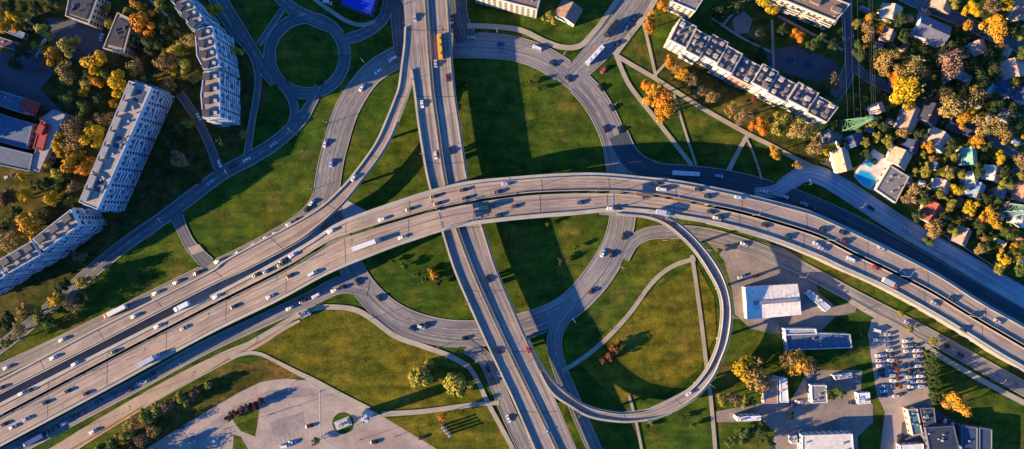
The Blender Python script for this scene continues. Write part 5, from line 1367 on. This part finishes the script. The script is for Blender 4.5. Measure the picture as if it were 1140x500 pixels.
T = [
 (28,6,6,'olive'),(75,51,12,'olive'),(73,80,11,'tan'),(106,70,11,'yellow'),(131,93,12,'yellow'),(158,24,13,'orange'),(144,14,8,'olive'),(153,72,10,'tan'),(50,72,6,'brown'),(25,57,8,'dark'),(183,73,11,'tan'),(207,72,9,'olive'),(210,45,10,'tan'),(195,36,6,'brown'),(218,86,8,'olive'),(122,26,7,'olive'),(178,5,8,'olive'),(8,8,10,'dark'),(40,10,9,'dark'),(16,70,8,'dark'),(60,4,8,'dark'),(150,50,9,'dark'),(170,50,11,'dark'),(185,28,10,'dark'),(165,85,8,'dark'),(118,82,8,'green'),
 (85,138,12,'brown'),(83,158,12,'tan'),(104,149,11,'yellow'),(116,133,9,'tan'),(79,182,10,'gold'),(93,189,9,'orange'),(90,173,6,'yellow'),(103,179,7,'orange'),(96,120,9,'green'),(112,112,8,'dark'),
 (188,160,9,'dark'),(200,175,9,'brown'),(176,190,9,'dark'),(196,198,8,'dark'),(165,215,9,'dark'),(150,240,8,'dark'),(215,170,8,'dark'),(246,156,10,'dark'),(270,150,6,'tan'),(218,195,8,'dark'),(178,170,8,'green'),(255,120,6,'olive'),
 (28,220,8,'yellow'),(56,222,8,'yellow'),(35,250,14,'gold'),(5,222,11,'rust'),(82,210,7,'brown'),(76,226,6,'olive'),(12,272,12,'tan'),(-2,255,10,'dark'),(60,245,8,'dark'),(18,238,8,'dark'),(45,205,9,'dark'),(66,207,7,'green'),
 (65,335,9,'yellow'),(30,350,10,'tan'),(45,352,9,'olive'),(20,369,9,'tan'),(5,382,8,'olive'),(92,313,9,'olive'),(78,338,9,'brown'),(8,357,10,'dark'),(55,360,8,'green'),(70,318,8,'dark'),(105,275,8,'dark'),(120,258,7,'dark'),(100,330,7,'green'),(88,285,7,'brown'),
 (150,472,9,'tan',None,9),(162,464,9,'olive',None,10),(175,456,8,'olive',None,9),(188,450,9,'brown',None,9),(203,444,8,'olive',None,8),(216,438,7,'brown',None,7),(140,484,9,'olive',None,10),(170,477,8,'tan',None,9),(128,494,9,'green',None,10),(232,430,6,'olive',None,6),(156,488,8,'brown',None,9),(112,506,10,'olive',None,11),(130,514,10,'tan',None,11),(95,520,10,'olive',None,11),(150,520,11,'olive',None,12),(175,512,10,'brown',None,11),
 (469,414,16,'lime',None,9.5),(508,425,17,'lime',None,9.5),(492,464,6,'orange'),
 (736,6,8,'orange'),(722,29,9,'orange'),(728,16,6,'gold'),(745,70,8,'orange'),(761,86,9,'gold'),(768,87,8,'brown'),(752,78,7,'tan'),(727,106,12,'gold'),(738,114,13,'orange'),(743,125,11,'gold'),(722,97,8,'orange'),(750,118,9,'tan'),(782,103,8,'brown'),(794,109,7,'tan'),(846,140,10,'orange'),(868,137,12,'olive'),(892,145,12,'tan'),(862,170,8,'gold'),(888,184,5,'tan'),(905,165,10,'brown'),(827,130,9,'brown'),(814,122,7,'tan'),(900,150,8,'green'),(876,132,6,'dark'),(842,126,6,'brown'),(908,148,8,'tan'),(776,96,7,'dark'),(838,112,6,'rust'),
 (852,3,9,'yellow'),(862,12,8,'yellow'),(888,40,8,'orange'),(820,8,8,'dark'),(800,14,9,'dark'),(842,40,8,'brown'),(870,34,8,'dark'),(905,52,8,'dark'),(846,60,8,'dark'),(925,92,10,'brown'),(915,104,8,'dark'),(875,92,7,'dark'),(912,44,7,'green'),(925,50,7,'dark'),
 (967,20,7,'gold'),(967,34,7,'tan'),(954,27,5,'olive'),(980,32,6,'orange'),(966,44,6,'tan'),(958,60,8,'dark'),(974,58,7,'dark'),(1003,22,8,'dark'),(1006,40,8,'dark'),
 (985,68,12,'tan'),(1010,78,13,'tan'),(1010,104,18,'yellow'),(996,88,9,'orange'),(1022,84,10,'tan'),(1030,90,9,'dark'),(1036,100,8,'dark'),
 (1082,10,9,'yellow'),(1077,27,7,'gold'),(1107,32,14,'gold'),(1120,5,8,'yellow'),(1062,3,7,'olive'),(1104,9,9,'brown'),(1128,28,7,'dark'),(1095,22,6,'dark'),(1135,38,7,'olive'),
 (1060,71,14,'rose'),(1045,62,5,'olive'),(1128,92,7,'olive'),(1080,70,9,'dark'),(1100,62,9,'dark'),(1112,50,7,'brown'),(1105,78,9,'dark'),(1070,100,9,'dark'),(1092,92,10,'dark'),(1058,52,7,'dark'),(1048,80,8,'dark'),(1088,80,7,'green'),(1140,60,8,'green'),
 (1064,118,15,'tan'),(1084,112,12,'tan'),(1098,137,13,'tan'),(1072,132,10,'gold'),(1052,110,9,'tan'),(1034,163,7,'gold'),(1087,157,9,'gold'),(1117,150,9,'tan'),(1126,118,8,'dark'),(1108,118,9,'dark'),(1132,135,8,'green'),(1058,165,8,'dark'),(1100,160,7,'dark'),(1022,110,8,'dark'),
 (1113,176,7,'yellow'),(1061,174,7,'olive'),(1030,190,9,'olive'),(1055,193,8,'olive'),(1068,193,7,'olive'),(988,157,7,'olive'),(976,152,6,'olive'),(919,166,7,'yellow'),(963,158,6,'olive'),(970,137,8,'olive'),(1002,148,7,'tan'),(1136,177,9,'tan'),(955,140,7,'green'),(985,140,7,'dark'),(925,140,7,'green'),(965,172,6,'dark'),(940,160,5,'dark'),(1024,150,7,'dark'),
 (1066,213,8,'yellow'),(1058,228,7,'olive'),(1041,254,9,'tan'),(1061,256,7,'olive'),(1045,217,7,'olive'),(1020,210,8,'tan'),(1012,222,7,'brown'),(1028,222,7,'green'),(1050,243,7,'dark'),(1022,240,7,'dark'),(1035,270,7,'green'),
 (1080,232,8,'yellow'),(1102,242,11,'gold'),(1093,276,7,'tan'),(1118,290,8,'yellow'),(1112,300,6,'olive'),(1132,286,8,'olive'),(1120,205,8,'olive'),(1128,230,7,'dark'),(1096,222,8,'dark'),(1088,190,8,'dark'),(1118,190,8,'dark'),(1090,252,8,'dark'),(1125,262,9,'green'),(1138,300,9,'green'),(1110,225,7,'green'),(1135,195,7,'olive'),(1142,270,8,'dark'),
 (824,410,14,'yellow',None,15),(838,416,16,'tan',None,17),(846,428,12,'brown',None,13),(890,404,15,'gold',None,14),(880,398,10,'tan'),(902,408,9,'brown'),(803,446,7,'olive'),(815,444,7,'brown'),(828,446,7,'olive'),(838,448,6,'green'),(934,436,8,'green'),(925,440,6,'dark'),
 (1066,450,13,'gold'),(1074,456,9,'tan'),(1058,446,8,'tan'),
]
for t_ in T: tree(*t_)
# columnar dark trees at the car park edge and shrubs
for i in range(7): tree(1034+i*1.1, 393+i*8.5, 5.5, 'dark', False, 7.5, squash=1.9)
for s_ in [(678, 396, 6, 'rust'), (685, 388, 6, 'rust'), (672, 401, 4.5, 'rust'), (690, 382, 4, 'rust'), (483, 306, 6, 'orange'), (480, 300, 4, 'tan'), (450, 296, 4, 'green'), (466, 306, 4.5, 'dark'), (474, 312, 4, 'green'), (488, 314, 4.5, 'dark'), (437, 291, 3, 'green'), (610, 250, 3, 'green'), (640, 275, 3.5, 'green'), (625, 290, 4, 'dark'), (590, 92, 4, 'green'), (600, 100, 3.5, 'green'), (612, 18, 8, 'olive'), (352, 492, 5, 'green'), (256, 464, 5, 'maroon'), (263, 460.5, 5, 'maroon'), (270, 457, 5, 'maroon'), (277, 453.5, 5, 'maroon'), (284, 450, 5, 'maroon'), (291, 446, 5, 'maroon'), (760, 466, 3.5, 'dark'), (772, 474, 3.5, 'green'), (998, 402, 3, 'rust'), (999, 412, 3.2, 'rust'), (1000, 421, 3.2, 'rust'), (1002, 430, 3, 'rust'), (1003, 438, 3, 'dark'), (720, 475, 3, 'dark'), (880, 462, 5, 'dark'), (845, 478, 9, 'dark'), (828, 484, 9, 'green'), (855, 492, 8, 'dark'), (815, 492, 7, 'green'), (958, 372, 3, 'green'), (1002, 350, 4, 'olive'), (1012, 366, 5, 'olive'), (1040, 380, 5, 'olive'), (800, 280, 4, 'green'), (1055, 385, 4, 'green')]:  # maroon row stands for a shadow on bushes, put into leaf colour
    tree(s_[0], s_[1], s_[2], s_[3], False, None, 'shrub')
# more trees between the slabs at left
def inside(x, y, pl):
    c = False
    for k in range(len(pl)):
        (x0, y0), (x1, y1) = pl[k-1], pl[k]
        if (y0 > y) != (y1 > y) and x < (x1-x0)*(y-y0)/(y1-y0)+x0: c = not c
    return c
EX = [[(140, 84), (200, 106), (142, 244), (84, 228)], [(79, 228), (125, 253), (45, 335), (-10, 345), (-10, 280)], [(180, -10), (226, 0), (272, 95), (270, 150), (220, 135), (210, 35)],
      [(-30, 88), (78, 120), (46, 198), (-30, 184)], [(68, -8), (118, -4), (106, 36), (68, 24)], [(112, 10), (155, 20), (145, 68), (108, 60)], [(50, 16), (118, 8), (122, 64), (95, 74), (58, 58)], [(-60, 58), (48, 52), (62, 80), (46, 100), (72, 128), (-60, 112)]]
rl = random.Random(9); have = [(t_[0], t_[1], t_[2]) for t_ in T]; k_ = 0
for _ in range(3000):
    if k_ >= 42: break
    x = rl.uniform(3, 268); y = rl.uniform(4, 300); rr = rl.uniform(4.5, 8.5)
    if y > 330-.75*x or any(inside(x, y, e_) for e_ in EX) or in_road(x, y, None, 4, True): continue
    if any(math.hypot(x-a, y-b_) < c*.75+rr*.6 for a, b_, c in have): continue
    have.append((x, y, rr)); k_ += 1
    near = x < 130 or y < 95
    tree(x, y, rr, rl.choice(['gold', 'yellow', 'yellow', 'tan', 'olive', 'lime', 'lime', 'green'] if near else ['olive', 'brown', 'green', 'dark', 'tan', 'olive']))
# garden shrubs and hedges between the houses
rnd = random.Random(21)
occ = HOUSES + [(t_[0], t_[1], t_[2]*.8) for t_ in T] + [(980, 195, 34), (860, 60, 0)]
cnt = 0
for _ in range(2500):
    if cnt >= 115: break
    x = rnd.uniform(952, 1140); y = rnd.uniform(2, 300)
    if y > 196+(x-952)*.58-8 or in_road(x, y, None, 3, True): continue
    r_ = rnd.uniform(2.6, 6.2)
    if any(math.hypot(x-a, y-b_) < c+r_*.8 for a, b_, c in occ): continue
    occ.append((x, y, r_)); cnt += 1
    tree(x, y, r_, rnd.choice(['dark', 'green', 'green', 'olive', 'olive', 'lime', 'brown', 'tan', 'gold']), False, None, 'shrub')

finish_labels()
